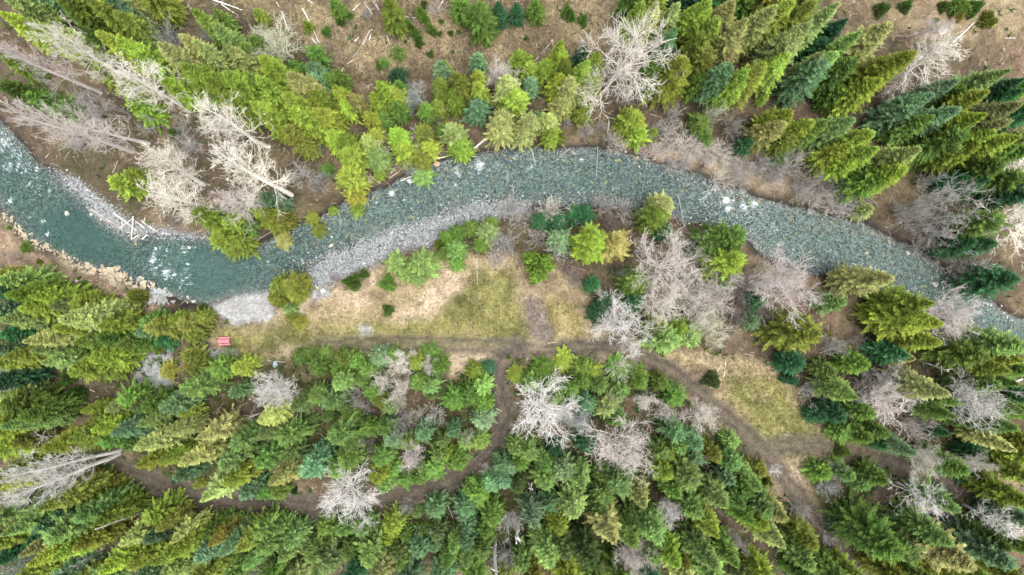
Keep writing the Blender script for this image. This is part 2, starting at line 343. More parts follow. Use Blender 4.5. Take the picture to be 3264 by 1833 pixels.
# ------------------------------------------------------------------ the ground, split by zone
def lin(r, g, b):
    return np.array([((c / 255) / 12.92 if c / 255 <= .04045 else ((c / 255 + .055) / 1.055) ** 2.4) for c in (r, g, b)])
KE = 0.39                                     # photo brightness to surface albedo
C = {k: lin(*v) * KE for k, v in dict(soil=(106, 95, 79), litter=(138, 123, 99), rust=(132, 111, 94), dry=(183, 166, 131), dryp=(208, 188, 160), green=(152, 148, 94), greend=(112, 112, 68), moss=(146, 140, 62), gravel=(184, 188, 188), sand=(178, 178, 176), track=(112, 103, 92), ash=(128, 118, 116), bed=(124, 136, 130), wood=(86, 78, 62), mossf=(78, 84, 48), darkmud=(72, 66, 66), tan=(174, 152, 128)).items()}
def ground_colour(x, y):
    n1 = fbm(x, y, 9, 100); n2 = fbm(x, y, 3, 110); n3 = fbm(x, y, 1.0, 120)
    def mix(c, col, f): return c * (1 - f[..., None]) + np.asarray(col) * f[..., None]
    c = np.broadcast_to(C['soil'], x.shape + (3,)).copy()
    c = mix(c, C['litter'], ss(.42, .62, n1)); c = mix(c, C['rust'], ss(.55, .72, fbm(x, y, 6, 130)) * .7)
    c = mix(c, C['wood'], ss(.5, .65, n2) * .6)
    south = ss(5, -8, y + .1 * x + 14)
    c = mix(c, C['mossf'], ss(.45, .6, fbm(x, y, 7, 140)) * (.25 + .5 * south))
    def zone(P, col, soft=1.2, amp=1.5, seed=0, k=1.0):
        nonlocal c
        f = ss(-soft, soft, noisy(P, x, y, amp, 5, seed)) * k
        c = mix(c, col, f); return f
    for i, P in enumerate((P_CLEAR, P_CLEAR2)):
        f = ss(-4, 3, noisy(P, x, y, 4, 8, 20 + i))
        cc = mix(np.broadcast_to(C['dry'] * .78, c.shape).copy(), C['litter'] * .8, ss(.38, .6, fbm(x, y, 6, 150)) * (.9 if i == 0 else 1))
        if i: cc = mix(cc, C['rust'], ss(.4, .6, n1) * .8)
        c = c * (1 - f[..., None]) + cc * f[..., None]
    m = ss(-1.5, 1.0, noisy(P_MEADOW, x, y, 1.6, 5, 2))
    md = mix(np.broadcast_to(C['dry'], c.shape).copy(), C['dryp'], ss(.5, .65, n1)); md = mix(md, C['litter'], ss(.55, .7, fbm(x, y, 4, 160)) * .75)
    g = np.maximum(ss(-2, 2, noisy(P_GREEN, x, y, 2.5, 5, 3)), ss(-2.5, 2.5, noisy(P_GREEN2, x, y, 2.5, 5, 4)))
    gg = mix(np.broadcast_to(C['green'], c.shape).copy(), C['greend'], ss(.45, .62, fbm(x, y, 6, 170)) * .8); gg = mix(gg, C['dry'], ss(.5, .7, n2) * .4)
    md = md * (1 - g[..., None]) + gg * g[..., None]
    c = c * (1 - m[..., None]) + md * m[..., None]
    zone(P_MOSS, C['moss'], 1.3, 1.6, 5, .55); zone(P_ASH, C['ash'], 1.1, 1.3, 6, .75)
    d1 = np.hypot(x - at(*src('F', 1600, 860))[0], y - at(*src('F', 1600, 860))[1]); c = mix(c, C['greend'] * .75, ss(2.6, 1.2, d1 + n3) * .8)
    zone(P_BROWN, C['litter'], 1.5, 1.5, 7); zone(P_BLUFF, C['tan'] * .85, 1.2, 1.2, 8); zone(P_BLUFF2, C['tan'] * .8, 2, 2, 9)
    lp = np.array([at(*src('E', *q_)) for q_ in LEDGE]); c = mix(c, lin(206, 192, 164) * KE, ss(1.5, .5, ldist(lp, x, y) + (n2 - .5) * 1.2) * .85)
    for T, wd, k in ((T1[2:7], 1.5, .68), (T1[6:], 1.7, .9), (T2, 2.3, .95), (T3, 2.0, .8)):
        d = ldist(T, x, y) + (n2 - .5) * 1.6
        c = mix(c, C['track'], ss(wd + .8, wd - .5, d) * k)
        c = mix(c, C['track'] * .62, np.exp(-((np.abs(d - .85)) / .32) ** 2) * .75 * k)
    for i, P in enumerate(P_GRAV): zone(P, C['gravel'] * (.9 if i != 1 else .5), .7, 1.2, 30 + i, .9)
    brush = ss(-3, 2, noisy(poly([(1560, 400), (1800, 440), (2050, 500), (2000, 470), (1850, 400), (1700, 370)]), x, y, 2, 4, 50))
    c = mix(c, C['dryp'] * .85, brush * .8)
    r = noisy(P_RIVER, x, y, .9, 2.6, 1)
    grav = np.zeros(x.shape)
    # wet bank, bars, bed
    c = mix(c, C['darkmud'], ss(-1.6, -.2, r) * .75)
    for P, col in ((P_BAR, C['gravel']), (P_BAR2, C['gravel'] * .8), (P_BEACH, C['sand'])):
        f = ss(-.8, .5, noisy(P, x, y, .9, 3, 12)); c = mix(c, col, f)
        if P is not P_BEACH: grav = np.maximum(grav, f)
    c = c * (1 - .42 * ss(-1.0, -.1, r))[..., None]            # stones wet at the waterline
    bedc = mix(np.broadcast_to(C['bed'], c.shape).copy(), C['bed'] * np.array([.6, .75, .8]), ss(.45, .65, n1))
    f = ss(-.15, .5, r); c = c * (1 - f[..., None]) + bedc * f[..., None]; grav = np.maximum(grav, f * (1 - .6 * np.clip(ss(13, 2, np.hypot(x + 82, y - 6)) + ss(14, 2, np.hypot(x + 58, y - 3)), 0, 1)))
    c = mix(c, C['gravel'] * .9, ss(17, 4, np.hypot(x + 104, y - 36)) * ss(-.3, .6, r) * .6)
    return np.clip(c, 0.004, 1), grav
CC, GV = ground_colour(XX, YY)
mead = noisy(P_MEADOW, XX, YY, 1.6, 5, 2)
bars = np.maximum(noisy(P_BAR, XX, YY, .9, 3, 12), noisy(P_BAR2, XX, YY, .9, 3, 12)); bch = noisy(P_BEACH, XX, YY, .9, 3, 12)
trk = 1.7 - np.minimum(np.minimum(ldist(T1[2:], XX, YY), ldist(T2, XX, YY)), ldist(T3, XX, YY)) - (fbm(XX, YY, 3, 110) - .5) * 1.6
zone_id = np.zeros(XX.shape, int)
zone_id[mead > 0] = 1; zone_id[trk > 0] = 2; zone_id[bars > 0] = 3; zone_id[bch > 0] = 4; zone_id[RR > 0] = 5
Vall = np.stack([XX, YY, ZZ], -1).reshape(-1, 3); Call = CC.reshape(-1, 3); Gall = GV.ravel()
jj, ii = np.meshgrid(np.arange(NYg - 1), np.arange(NXg - 1), indexing='ij'); base_i = (jj * NXg + ii)
quads = np.stack([base_i, base_i + 1, base_i + NXg + 1, base_i + NXg], -1)
zf = zone_id[:-1, :-1]
SETTING = {}
for zi, nm in enumerate(('ground', 'meadow', 'dirt_track', 'gravel_bar', 'beach', 'riverbed')):
    q = quads[zf == zi].reshape(-1, 4); used, inv = np.unique(q, return_inverse=True)
    me = mesh(nm, Vall[used], inv.reshape(-1, 4), M_GROUND, {'zone_colour': Call[used], 'gravel': Gall[used]}, True)
    SETTING[nm] = tag(link(nm, me), {'ground': 'brown forest floor of litter, moss and bare soil', 'meadow': 'open meadow of tan and green grass beside the river', 'dirt_track': 'two-rut dirt track winding through meadow and forest', 'gravel_bar': 'pale grey cobble bar along the river edge', 'beach': 'small grey sand beach by the river', 'riverbed': 'cobbled bed under the clear teal river'}[nm], {'ground': 'ground', 'meadow': 'meadow', 'dirt_track': 'track', 'gravel_bar': 'gravel bar', 'beach': 'beach', 'riverbed': 'riverbed'}[nm], kind='structure')
# the land beyond the surveyed patch, out to the horizon
R0 = 3000.0
ring_v = [(-GX, -GY, 0), (GX, -GY, 0), (GX, GY, 0), (-GX, GY, 0), (-R0, -R0, 0), (R0, -R0, 0), (R0, R0, 0), (-R0, R0, 0)]
ring_v = [(x, y, -.9) for x, y, z in ring_v]
me = mesh('terrain', ring_v, [[0, 4, 5, 1], [1, 5, 6, 2], [2, 6, 7, 3], [3, 7, 4, 0]], M_GROUND, {'zone_colour': np.tile(C['wood'], (8, 1)), 'gravel': np.zeros(8)})
tag(link('terrain', me), 'plain forest land stretching away to the horizon', 'terrain', kind='structure')

# ------------------------------------------------------------------ the river surface
FOAM = []
for k, lst in dict(E='1290 640 45 .7;1335 670 30 .75;1170 555 45 .8;1110 600 40 .5;1180 620 35 .6;80 100 35 .8;330 255 28 .8;370 350 28 .8;985 585 25 .5;230 220 30 .5;300 350 20 .4', A='30 1100 110 .6;120 1180 100 .55;60 1280 90 .5;200 1280 90 .5;260 1350 80 .45;60 1020 90 .55',
                   G='1720 95 50 .9;1640 10 40 .7;1540 75 40 .7;1860 140 40 .8;1740 160 45 .8;1470 50 30 .5;1590 45 30 .6;1760 25 35 .7;1870 170 25 .6;1320 40 20 .4', H='10 120 40 .9;270 200 30 .6;445 235 30 .6;600 410 25 .5;190 435 25 .7;640 505 30 .6;760 450 25 .6;880 490 25 .6;1240 765 30 .6;220 300 30 .4;450 390 25 .4;130 120 30 .5',
                   F='1080 40 45 .8;1180 95 30 .7;1110 150 35 .5;970 110 40 .5;1060 240 30 .4;560 240 20 .6;690 160 25 .5', C='610 1230 35 .7;230 1285 30 .6;510 1345 30 .6;970 1265 30 .5;40 1355 35 .6;1555 1410 25 .7;400 1385 25 .5;1430 1410 25 .6', B='1760 1270 55 .8;1580 1320 35 .7;1560 1430 40 .6;1880 1250 30 .6;1220 1390 35 .8;1500 1410 35 .5;1730 1220 30 .5;1660 1400 30 .4').items():
    for e in lst.split(';'):
        x, y, r, s = map(float, e.split()); X, Y = at(*src(k, x, y), WATER); FOAM.append((X, Y, r / 41 * 1.0, s))
fr_ = random.Random(3)
for P in P_RAPID:
    lo, hi = P.min(0), P.max(0)
    for _ in range(420 if P is not P_RAPID[4] else 260):
        X, Y = fr_.uniform(lo[0], hi[0]), fr_.uniform(lo[1], hi[1])
        if sdist(P, np.array(X), np.array(Y)) > 0 and riv(X, Y) > .5 and fr_.random() < .45: FOAM.append((X, Y, fr_.uniform(.3, .6), fr_.uniform(.35, .75)))
wm = (RR[:-1, :-1] > -2.5)
q = quads[wm].reshape(-1, 4); used, inv = np.unique(q, return_inverse=True)
wx, wy = Vall[used, 0], Vall[used, 1]
foam = np.zeros(len(used))
for X, Y, r, s in FOAM:
    foam = np.maximum(foam, s * np.exp(-(((wx - X) / r) ** 2 + ((wy - Y) / r) ** 2)) * .95)
wz = WATER + .05 * (fbm(wx, wy, 1.6, 300, 3) - .5) + foam * .12
def resamp(P, n):
    P = np.array(P, float); L = np.r_[0, np.cumsum(np.hypot(*np.diff(P, axis=0).T))]; t_ = np.linspace(0, L[-1], n)
    return np.c_[np.interp(t_, L, P[:, 0]), np.interp(t_, L, P[:, 1])]
mid = (resamp(poly(N_BANK), 60) + resamp(poly(S_BANK[::-1]), 60)) / 2
cum = np.r_[0, np.cumsum(np.hypot(*np.diff(mid, axis=0).T))]; best = np.full(len(wx), 1e9); fs = np.zeros(len(wx)); fn = np.zeros(len(wx))
for i_ in range(59):
    a_, b_ = mid[i_], mid[i_ + 1]; d_ = b_ - a_; L_ = np.hypot(*d_); t_ = np.clip(((wx - a_[0]) * d_[0] + (wy - a_[1]) * d_[1]) / L_ ** 2, 0, 1)
    dd = np.hypot(wx - a_[0] - t_ * d_[0], wy - a_[1] - t_ * d_[1]); sg = np.sign(d_[0] * (wy - a_[1]) - d_[1] * (wx - a_[0])); m_ = dd < best
    best = np.where(m_, dd, best); fs = np.where(m_, cum[i_] + t_ * L_, fs); fn = np.where(m_, dd * sg, fn)
depth = np.clip(wz - Vall[used, 2], 0, 3)
me = mesh('river', np.c_[wx, wy, wz], inv.reshape(-1, 4), M_WATER, {'foam': foam, 'depth': depth, 'flow': np.c_[fs * .8, fn * 2.2, np.zeros(len(fs))]}, True)
tag(link('river', me), 'clear teal river with white riffles winding between wooded banks', 'river', kind='structure')

# ------------------------------------------------------------------ clouds of small pieces (stuff)
def stones_cloud(name, xy, size, cols, parent, label=None, sink=.25):
    protos = [hull(900 + i, 9, (1, .8, .6)) for i in range(5)]
    V = []; F = []; Cc = []; o = 0; which = rng.integers(0, 5, len(xy))
    for pi, (pv, pf) in enumerate(protos):
        idx = np.where(which == pi)[0]
        if not len(idx): continue
        a = rng.random(len(idx)) * 6.283; ca, sa = np.cos(a), np.sin(a); s = size[idx]
        x = pv[None, :, 0] * ca[:, None] - pv[None, :, 1] * sa[:, None]; y = pv[None, :, 0] * sa[:, None] + pv[None, :, 1] * ca[:, None]
        z = np.broadcast_to(pv[None, :, 2], x.shape)
        p = np.stack([x, y, z], -1) * s[:, None, None]
        p[..., 0] += xy[idx, 0][:, None]; p[..., 1] += xy[idx, 1][:, None]; p[..., 2] += (gzv(xy[idx, 0], xy[idx, 1]) + s * .6 * (1 - 2 * sink))[:, None]
        V.append(p.reshape(-1, 3)); F.append((pf[None] + (o + np.arange(len(idx)) * len(pv))[:, None, None]).reshape(-1, 3)); o += len(idx) * len(pv)
        Cc.append(np.repeat(cols[idx], len(pv), 0))
    me = mesh(name, np.concatenate(V), np.concatenate(F), M_CLOUD, {'piece_colour': np.concatenate(Cc)})
    ob = link(name, me, parent); tag(ob, label, kind='stuff'); return ob
def blades(name, xy, h, wd, cols, n, label, cat, spread=.9, flat=False, zoff=None):
    """n thin blades for each tuft"""
    m = len(xy); p = np.repeat(xy, n, 0); a = rng.random(m * n) * 6.283
    hh = np.repeat(h, n) * rng.uniform(.5, 1.2, m * n); tl = rng.uniform(.2, 1, m * n) * spread
    g = gzv(p[:, 0], p[:, 1]) + (0 if zoff is None else zoff)
    bx = np.c_[p[:, 0] + np.cos(a) * .05, p[:, 1] + np.sin(a) * .05, g]
    if flat:
        tip = bx + np.c_[np.cos(a) * hh, np.sin(a) * hh, rng.uniform(.02, .2, m * n) * hh]; bx[:, 2] += .04
    else:
        tip = bx + np.c_[np.cos(a) * hh * tl, np.sin(a) * hh * tl, hh * np.sqrt(np.maximum(.05, 1 - .6 * tl ** 2))]
    sd = np.c_[-np.sin(a), np.cos(a), np.zeros(m * n)] * (wd * rng.uniform(.6, 1.3, m * n))[:, None]
    V = np.stack([bx - sd, bx + sd, tip + sd * .35, tip - sd * .35], 1).reshape(-1, 3)
    F = np.arange(m * n * 4).reshape(-1, 4)
    cc = np.repeat(np.repeat(cols, n, 0) * rng.uniform(.7, 1.3, (m * n, 1)), 4, 0)
    me = mesh(name, V, F, M_CLOUD, {'piece_colour': cc})
    return tag(link(name, me), label, cat, kind='stuff')
def sample(n, cond, ext=(125, 82)):
    out = np.zeros((0, 2))
    while len(out) < n:
        p = np.c_[rng.uniform(-ext[0], ext[0], 6 * n), rng.uniform(-ext[1], ext[1], 6 * n)]
        i = ((p[:, 0] + GX) / GS).astype(int); j = ((p[:, 1] + GY) / GS).astype(int)
        out = np.r_[out, p[cond(j, i, p)]]
    return out[:n]
# cobbles of the bars
p = sample(9000, lambda j, i, p: (zone_id[j, i] == 3) | ((bars[j, i] > -1.2) & (RR[j, i] < .8) & (rng.random(len(p)) < .35)))
sz = rng.uniform(.06, .2, len(p)) * (1 + (rng.random(len(p)) < .05) * .8); tone = rng.uniform(.55, 1.35, (len(p), 1))
stones_cloud('cobble', p, sz, C['gravel'] * tone * np.array([1, 1, 1.02]), SETTING['gravel_bar'], 'loose pale cobbles')
# stones under and in the river
p = sample(7500, lambda j, i, p: (RR[j, i] > .2) & (rng.random(len(p)) < .06 + .94 * (ZZ[j, i] > WATER - .8)))
sz = rng.uniform(.07, .2, len(p)); pal = np.array([C['bed'] * 1.1, C['gravel'] * .8, lin(196, 176, 110) * KE, lin(150, 150, 120) * KE, C['bed'] * .5])
stones_cloud('pebble', p, sz, pal[rng.choice(5, len(p), p=[.35, .18, .15, .12, .2])], SETTING['riverbed'], 'cobbles on the riverbed')
# dead twigs and litter of the forest floor
p = sample(15000, lambda j, i, p: (zone_id[j, i] == 0))
blades('twig_litter', p, rng.uniform(.5, 1.6, len(p)), .045, np.array([lin(180, 160, 138), lin(120, 95, 80), lin(96, 76, 66), lin(190, 172, 150)])[rng.choice(4, len(p))] * KE, 2, 'dead twigs and fern stalks littering the forest floor', 'litter', flat=True)
p = sample(3600, lambda j, i, p: (zone_id[j, i] == 0) & (fbm(p[:, 0], p[:, 1], 10, 400) > .47) & (RR[j, i] < -1))
blades('underbrush', p, rng.uniform(.5, 1.3, len(p)), .022, np.array([lin(140, 118, 108), lin(110, 92, 86), lin(160, 140, 124)])[rng.choice(3, len(p))] * KE, 12, 'leafless brown underbrush between the trees', 'underbrush', spread=1.0)
p = sample(14000, lambda j, i, p: (zone_id[j, i] == 1) | (sdist(P_CLEAR, p[:, 0], p[:, 1]) > -2) & (zone_id[j, i] == 0))
blades('grass', p, rng.uniform(.2, .65, len(p)), .05, CC[((p[:, 1] + GY) / GS).astype(int), ((p[:, 0] + GX) / GS).astype(int)] * rng.uniform(.7, 1.65, (len(p), 1)), 5, 'short matted grass of the meadow and clearing', 'grass', spread=1.0)
p = sample(6000, lambda j, i, p: (zone_id[j, i] == 0) & ((p[:, 1] + .1 * p[:, 0] < -8) | (rng.random(len(p)) < .12)) & (fbm(p[:, 0], p[:, 1], 8, 420) > .45))
blades('fern', p, rng.uniform(.5, 1.1, len(p)), .1, np.array([lin(70, 100, 44), lin(96, 112, 50), lin(52, 86, 50)])[rng.choice(3, len(p))] * KE * 1.1, 8, 'dark green ferns carpeting the gaps of the dense forest', 'ferns', spread=1.1)

# ------------------------------------------------------------------ conifers
def conifer_proto(seed, Hh, R, shape=.85, base=.1, whorl=.37, nb=9, droop=.28, tw=.068, tl=.56, ragged=.21):
    r = np.random.default_rng(seed); bo = []      # boughs
    z = base * Hh
    segs = []
    while z < Hh * .985:
        zn = (z - base * Hh) / (Hh * (1 - base)); L = R * max(.04, (1 - zn ** 1.3)) ** shape
        if zn < .12: L *= .72 + zn * 2.3
        n = max(3, int(round(nb * (.75 + .5 * r.random()))))
        a0 = r.random() * 6.28
        for k in range(n):
            if zn < .9 and r.random() < .1: continue
            bo.append((a0 + 6.283 * k / n + r.normal(0, .18), z + r.normal(0, .1), L * (1 + r.normal(0, ragged)), zn))
        z += whorl * (1 - .35 * zn) * r.uniform(.8, 1.2)
    P = []; D = []; W = []; Ln = []; sh = []; bt = []
    for a, z0, L, zn in bo:
        L = max(L, .18); tint = float(np.clip(r.normal(.5, .3), 0, 1))
        el = math.radians(-12 + 55 * zn ** 1.3 + r.normal(0, 6)); dr = droop * (1.1 - zn) * r.uniform(.6, 1.4)
        nst = max(4, int(L / .105)); t = np.linspace(.1, 1, nst)
        wob = r.normal(0, .12)
        ang = a + wob * t
        rad = L * t * math.cos(el) ; zz = z0 + L * (math.sin(el) * t - dr * t ** 1.6 + .22 * dr * t ** 4)
        pts = np.c_[np.cos(ang) * rad, np.sin(ang) * rad, zz]
        tan = np.gradient(pts, axis=0); tan /= np.linalg.norm(tan, axis=1, keepdims=True)
        side = np.c_[-np.sin(ang), np.cos(ang), np.zeros(nst)]
        env = np.sin(np.pi * np.clip(t * .82 + .18, 0, 1)) ** .7 * .75 + .25
        for sgn in (-1, 1):
            sw = r.uniform(.75, 1.15, nst)[:, None]
            d = tan * .8 + side * sgn * sw + np.c_[np.zeros(nst), np.zeros(nst), r.normal(-.05, .2, nst)]
            d /= np.linalg.norm(d, axis=1, keepdims=True)
            P.append(pts); D.append(d); ll = tl * env * np.minimum(1, L / 1.2 + .3) * r.uniform(.6, 1.25, nst); Ln.append(ll); W.append(tw * r.uniform(.7, 1.2, nst)); sh.append(t); bt.append(np.full(nst, tint))
        d = tan + r.normal(0, .25, (nst, 3)); d /= np.linalg.norm(d, axis=1, keepdims=True)
        P.append(pts + [0, 0, .05]); D.append(d); Ln.append(np.full(nst, .3)); W.append(np.full(nst, tw * .7)); sh.append(t); bt.append(np.full(nst, tint))
        if L > .6: segs.append((0, 0, z0, *pts[nst // 2], .035, .02)); 
        segs.append((*pts[0], *pts[-1], .022, .01))
    # leader
    P.append(np.c_[np.zeros(12), np.zeros(12), np.linspace(.95, 1, 12) * Hh]); d = r.normal(0, .5, (12, 3)); d[:, 2] = .8; d /= np.linalg.norm(d, axis=1, keepdims=True)
    D.append(d); Ln.append(np.full(12, .35)); W.append(np.full(12, tw * .6)); sh.append(np.full(12, .9)); bt.append(np.full(12, .6))
    P = np.concatenate(P); D = np.concatenate(D); Ln = np.concatenate(Ln); W = np.concatenate(W); sh = np.concatenate(sh)
    return leaf_mesh('crown', P, D, Ln, W, sh, r, .7, np.concatenate(bt)), segs
def leaf_mesh(name, P, D, Ln, W, sh, r, roll=.7, bt=.5):
    n = len(P); up = np.array([0, 0, 1.]) + r.normal(0, roll, (n, 3)); sd = np.cross(D, up); sd /= np.linalg.norm(sd, axis=1, keepdims=True) + 1e-9
    tip = P + D * Ln[:, None]; mid = P + D * (Ln * .45)[:, None] + np.c_[np.zeros(n), np.zeros(n), -W * .25]
    V = np.stack([P, mid + sd * W[:, None], tip, mid - sd * W[:, None]], 1).reshape(-1, 3)
    F = np.array([[0, 1, 2, 3]])[None] + (np.arange(n) * 4)[:, None, None]
    ti = np.repeat(np.clip(bt + r.normal(0, .16, n), 0, 1), 4)
    s4 = np.clip(np.repeat(sh, 4) ** 1.5 * .8 + np.tile([-.3, 0, .3, 0], n), 0, 1)
    return mesh(name, V, F.reshape(-1, 4), M_NEEDLE, {'tint': ti, 'shoot': s4})
def trunk_mesh(Hh, r0, segs, top=.98):
    st = [(0, 0, -.6 + i * (Hh * top + .6) / 8, 0, 0, -.6 + (i + 1) * (Hh * top + .6) / 8, r0 * (1 - i / 8.6), r0 * (1 - (i + 1) / 8.6)) for i in range(8)]
    V, F = tubes(st, 8)
    if segs:
        V2, F2 = tubes(segs, 3); F2 = F2 + len(V); V = np.r_[V, V2]; F = np.r_[F, F2]
    return mesh('trunk', V, F, M_BARK)
CON = {'slender': [], 'normal': [], 'stout': [], 'young': [], 'soft': []}
for k, (Hh, R, par) in dict(slender=(20, 2.5, [dict(shape=.75), dict(shape=.9, ragged=.28), dict(shape=.7, droop=.4)]),
                            normal=(16, 3.0, [dict(shape=.8), dict(shape=.95, ragged=.25, nb=7), dict(shape=.65, droop=.4), dict(shape=.75, tw=.085, tl=.62)]),
                            stout=(10, 2.9, [dict(shape=.7, base=.06), dict(shape=.6, base=.06, tw=.085, droop=.35), dict(shape=.85, base=.06)]),
                            soft=(11, 2.8, [dict(shape=.45, base=.06, whorl=.36, droop=.4), dict(shape=.5, base=.06, whorl=.36, droop=.3, ragged=.22), dict(shape=.4, base=.06, whorl=.4, droop=.45, ragged=.35)]),
                            young=(5, 2.2, [dict(shape=.6, base=.05, whorl=.26, tl=.5), dict(shape=.75, base=.05, whorl=.26, tl=.5)])).items():
    for i, kw in enumerate(par):
        cr, sg = conifer_proto(hash(k) % 1 + len(k) * 37 + i, Hh, R, **kw)
        CON[k].append((cr, trunk_mesh(Hh, .016 * Hh, sg), Hh, R))
def bush_proto(seed, Hh=2.0, R=1.6, n=1500):
    r = np.random.default_rng(seed); d = r.normal(0, 1, (n, 3)); d[:, 2] = np.abs(d[:, 2]); d /= np.linalg.norm(d, axis=1, keepdims=True)
    lob = 1 + .28 * np.sin(np.arctan2(d[:, 1], d[:, 0]) * 3 + seed) + .15 * np.sin(np.arctan2(d[:, 1], d[:, 0]) * 7 + seed * 2)
    q = r.uniform(.45, 1, n) ** .5 * lob
    P = d * q[:, None] * [R, R, Hh] * .85
    D = d * .8 + r.normal(0, .4, (n, 3)); D /= np.linalg.norm(D, axis=1, keepdims=True)
    cr = leaf_mesh('foliage', P, D, r.uniform(.25, .5, n), np.full(n, .09), r.uniform(.3, .9, n), r, 1.0)
    segs = [(0, 0, -.2, *(v * [R * .7, R * .7, Hh * .7]), .04, .01) for v in d[:14]]
    V, F = tubes(segs, 4)
    return cr, mesh('stems', V, F, M_BARK), Hh, R
BUSH = [bush_proto(s) for s in (1, 2, 3)]
PAL = dict(v=(.074, .130, .040), y=(.110, .156, .028), p=(.145, .175, .072), o=(.102, .126, .026), g=(.062, .112, .026), d=(.020, .066, .030), b=(.070, .128, .072), l=(.094, .155, .054))
CNAME = dict(v='yellow-green', y='lime-yellow', p='pale yellow-green', o='olive-gold', g='mid-green', d='dark green', b='blue-green', l='light green')

PLACES = [(100, 150, 'on the far bank upstream of the log jam'), (520, 200, 'behind the white bare trees above the log jam'), (900, 260, 'at the edge of the log-strewn clearing'), (1150, 60, 'in the dry log-strewn clearing'), (1000, 450, 'on the far bank across from the cobble bar'), (700, 720, 'on the far bank beside the log jam'),
          (1450, 250, 'downhill of the clearing shrubs'), (1650, 380, 'on the far bank opposite the garden bed'), (1980, 220, 'beside the great white bare tree'), (2350, 90, 'in the tall far-bank stand by the rust-brown clearing'), (2250, 280, 'above the grey brush of the rapids'), (2700, 330, 'in the far-bank stand above the rapids'), (3100, 330, 'downslope of the rust-brown clearing'), (2650, 520, 'at the foot of the far-bank stand by the rapids'), (3150, 780, 'behind the grey downstream thicket'),
          (80, 980, 'uphill of the beige rock ledge'), (400, 1080, 'between the rock ledge and the gravel path'), (600, 1060, 'beside the picnic lawn'), (880, 950, 'at the end of the small grey beach'), (1300, 830, 'between cobble bar and meadow'), (1960, 780, 'on the wooded point by the garden bed'), (2150, 1000, 'between garden bed and river point'), (2600, 1000, 'on the near bank below the rapids'), (2850, 880, 'on the near bank opposite the grey thicket'), (3050, 1150, 'near the downstream river bend'),
          (620, 1220, 'behind the gravel path'), (1100, 1200, 'along the forest edge of the meadow track'), (1350, 1350, 'inside the forest loop track'), (900, 1450, 'uphill of the forest loop track'), (120, 1300, 'by the dark gravel patch'), (300, 1450, 'beside the twin white leaning trees'), (300, 1700, 'below the twin white leaning trees'), (650, 1480, 'above the brown bend of the loop track'), (700, 1720, 'downhill of the brown track bend'), (1150, 1690, 'downhill of the loop track'), (1500, 1640, 'near the standing grey snag'), (1750, 1350, 'in the wood between the two tracks'), (2050, 1420, 'by the track-side grass strip'), (1900, 1640, 'in the deep wood south of the two tracks'), (2250, 1600, 'along the lower end of the meadow track'), (2600, 1350, 'beside the grassy track fork'), (2900, 1380, 'in the wood beyond the track fork'), (2650, 1530, 'on the island of trees at the track fork'), (2900, 1700, 'below the side track')]
def place(px, py):
    return min(PLACES, key=lambda a: (a[0] - px) ** 2 + (a[1] - py) ** 2)[2]
BARE_XY = []
ALLT = []
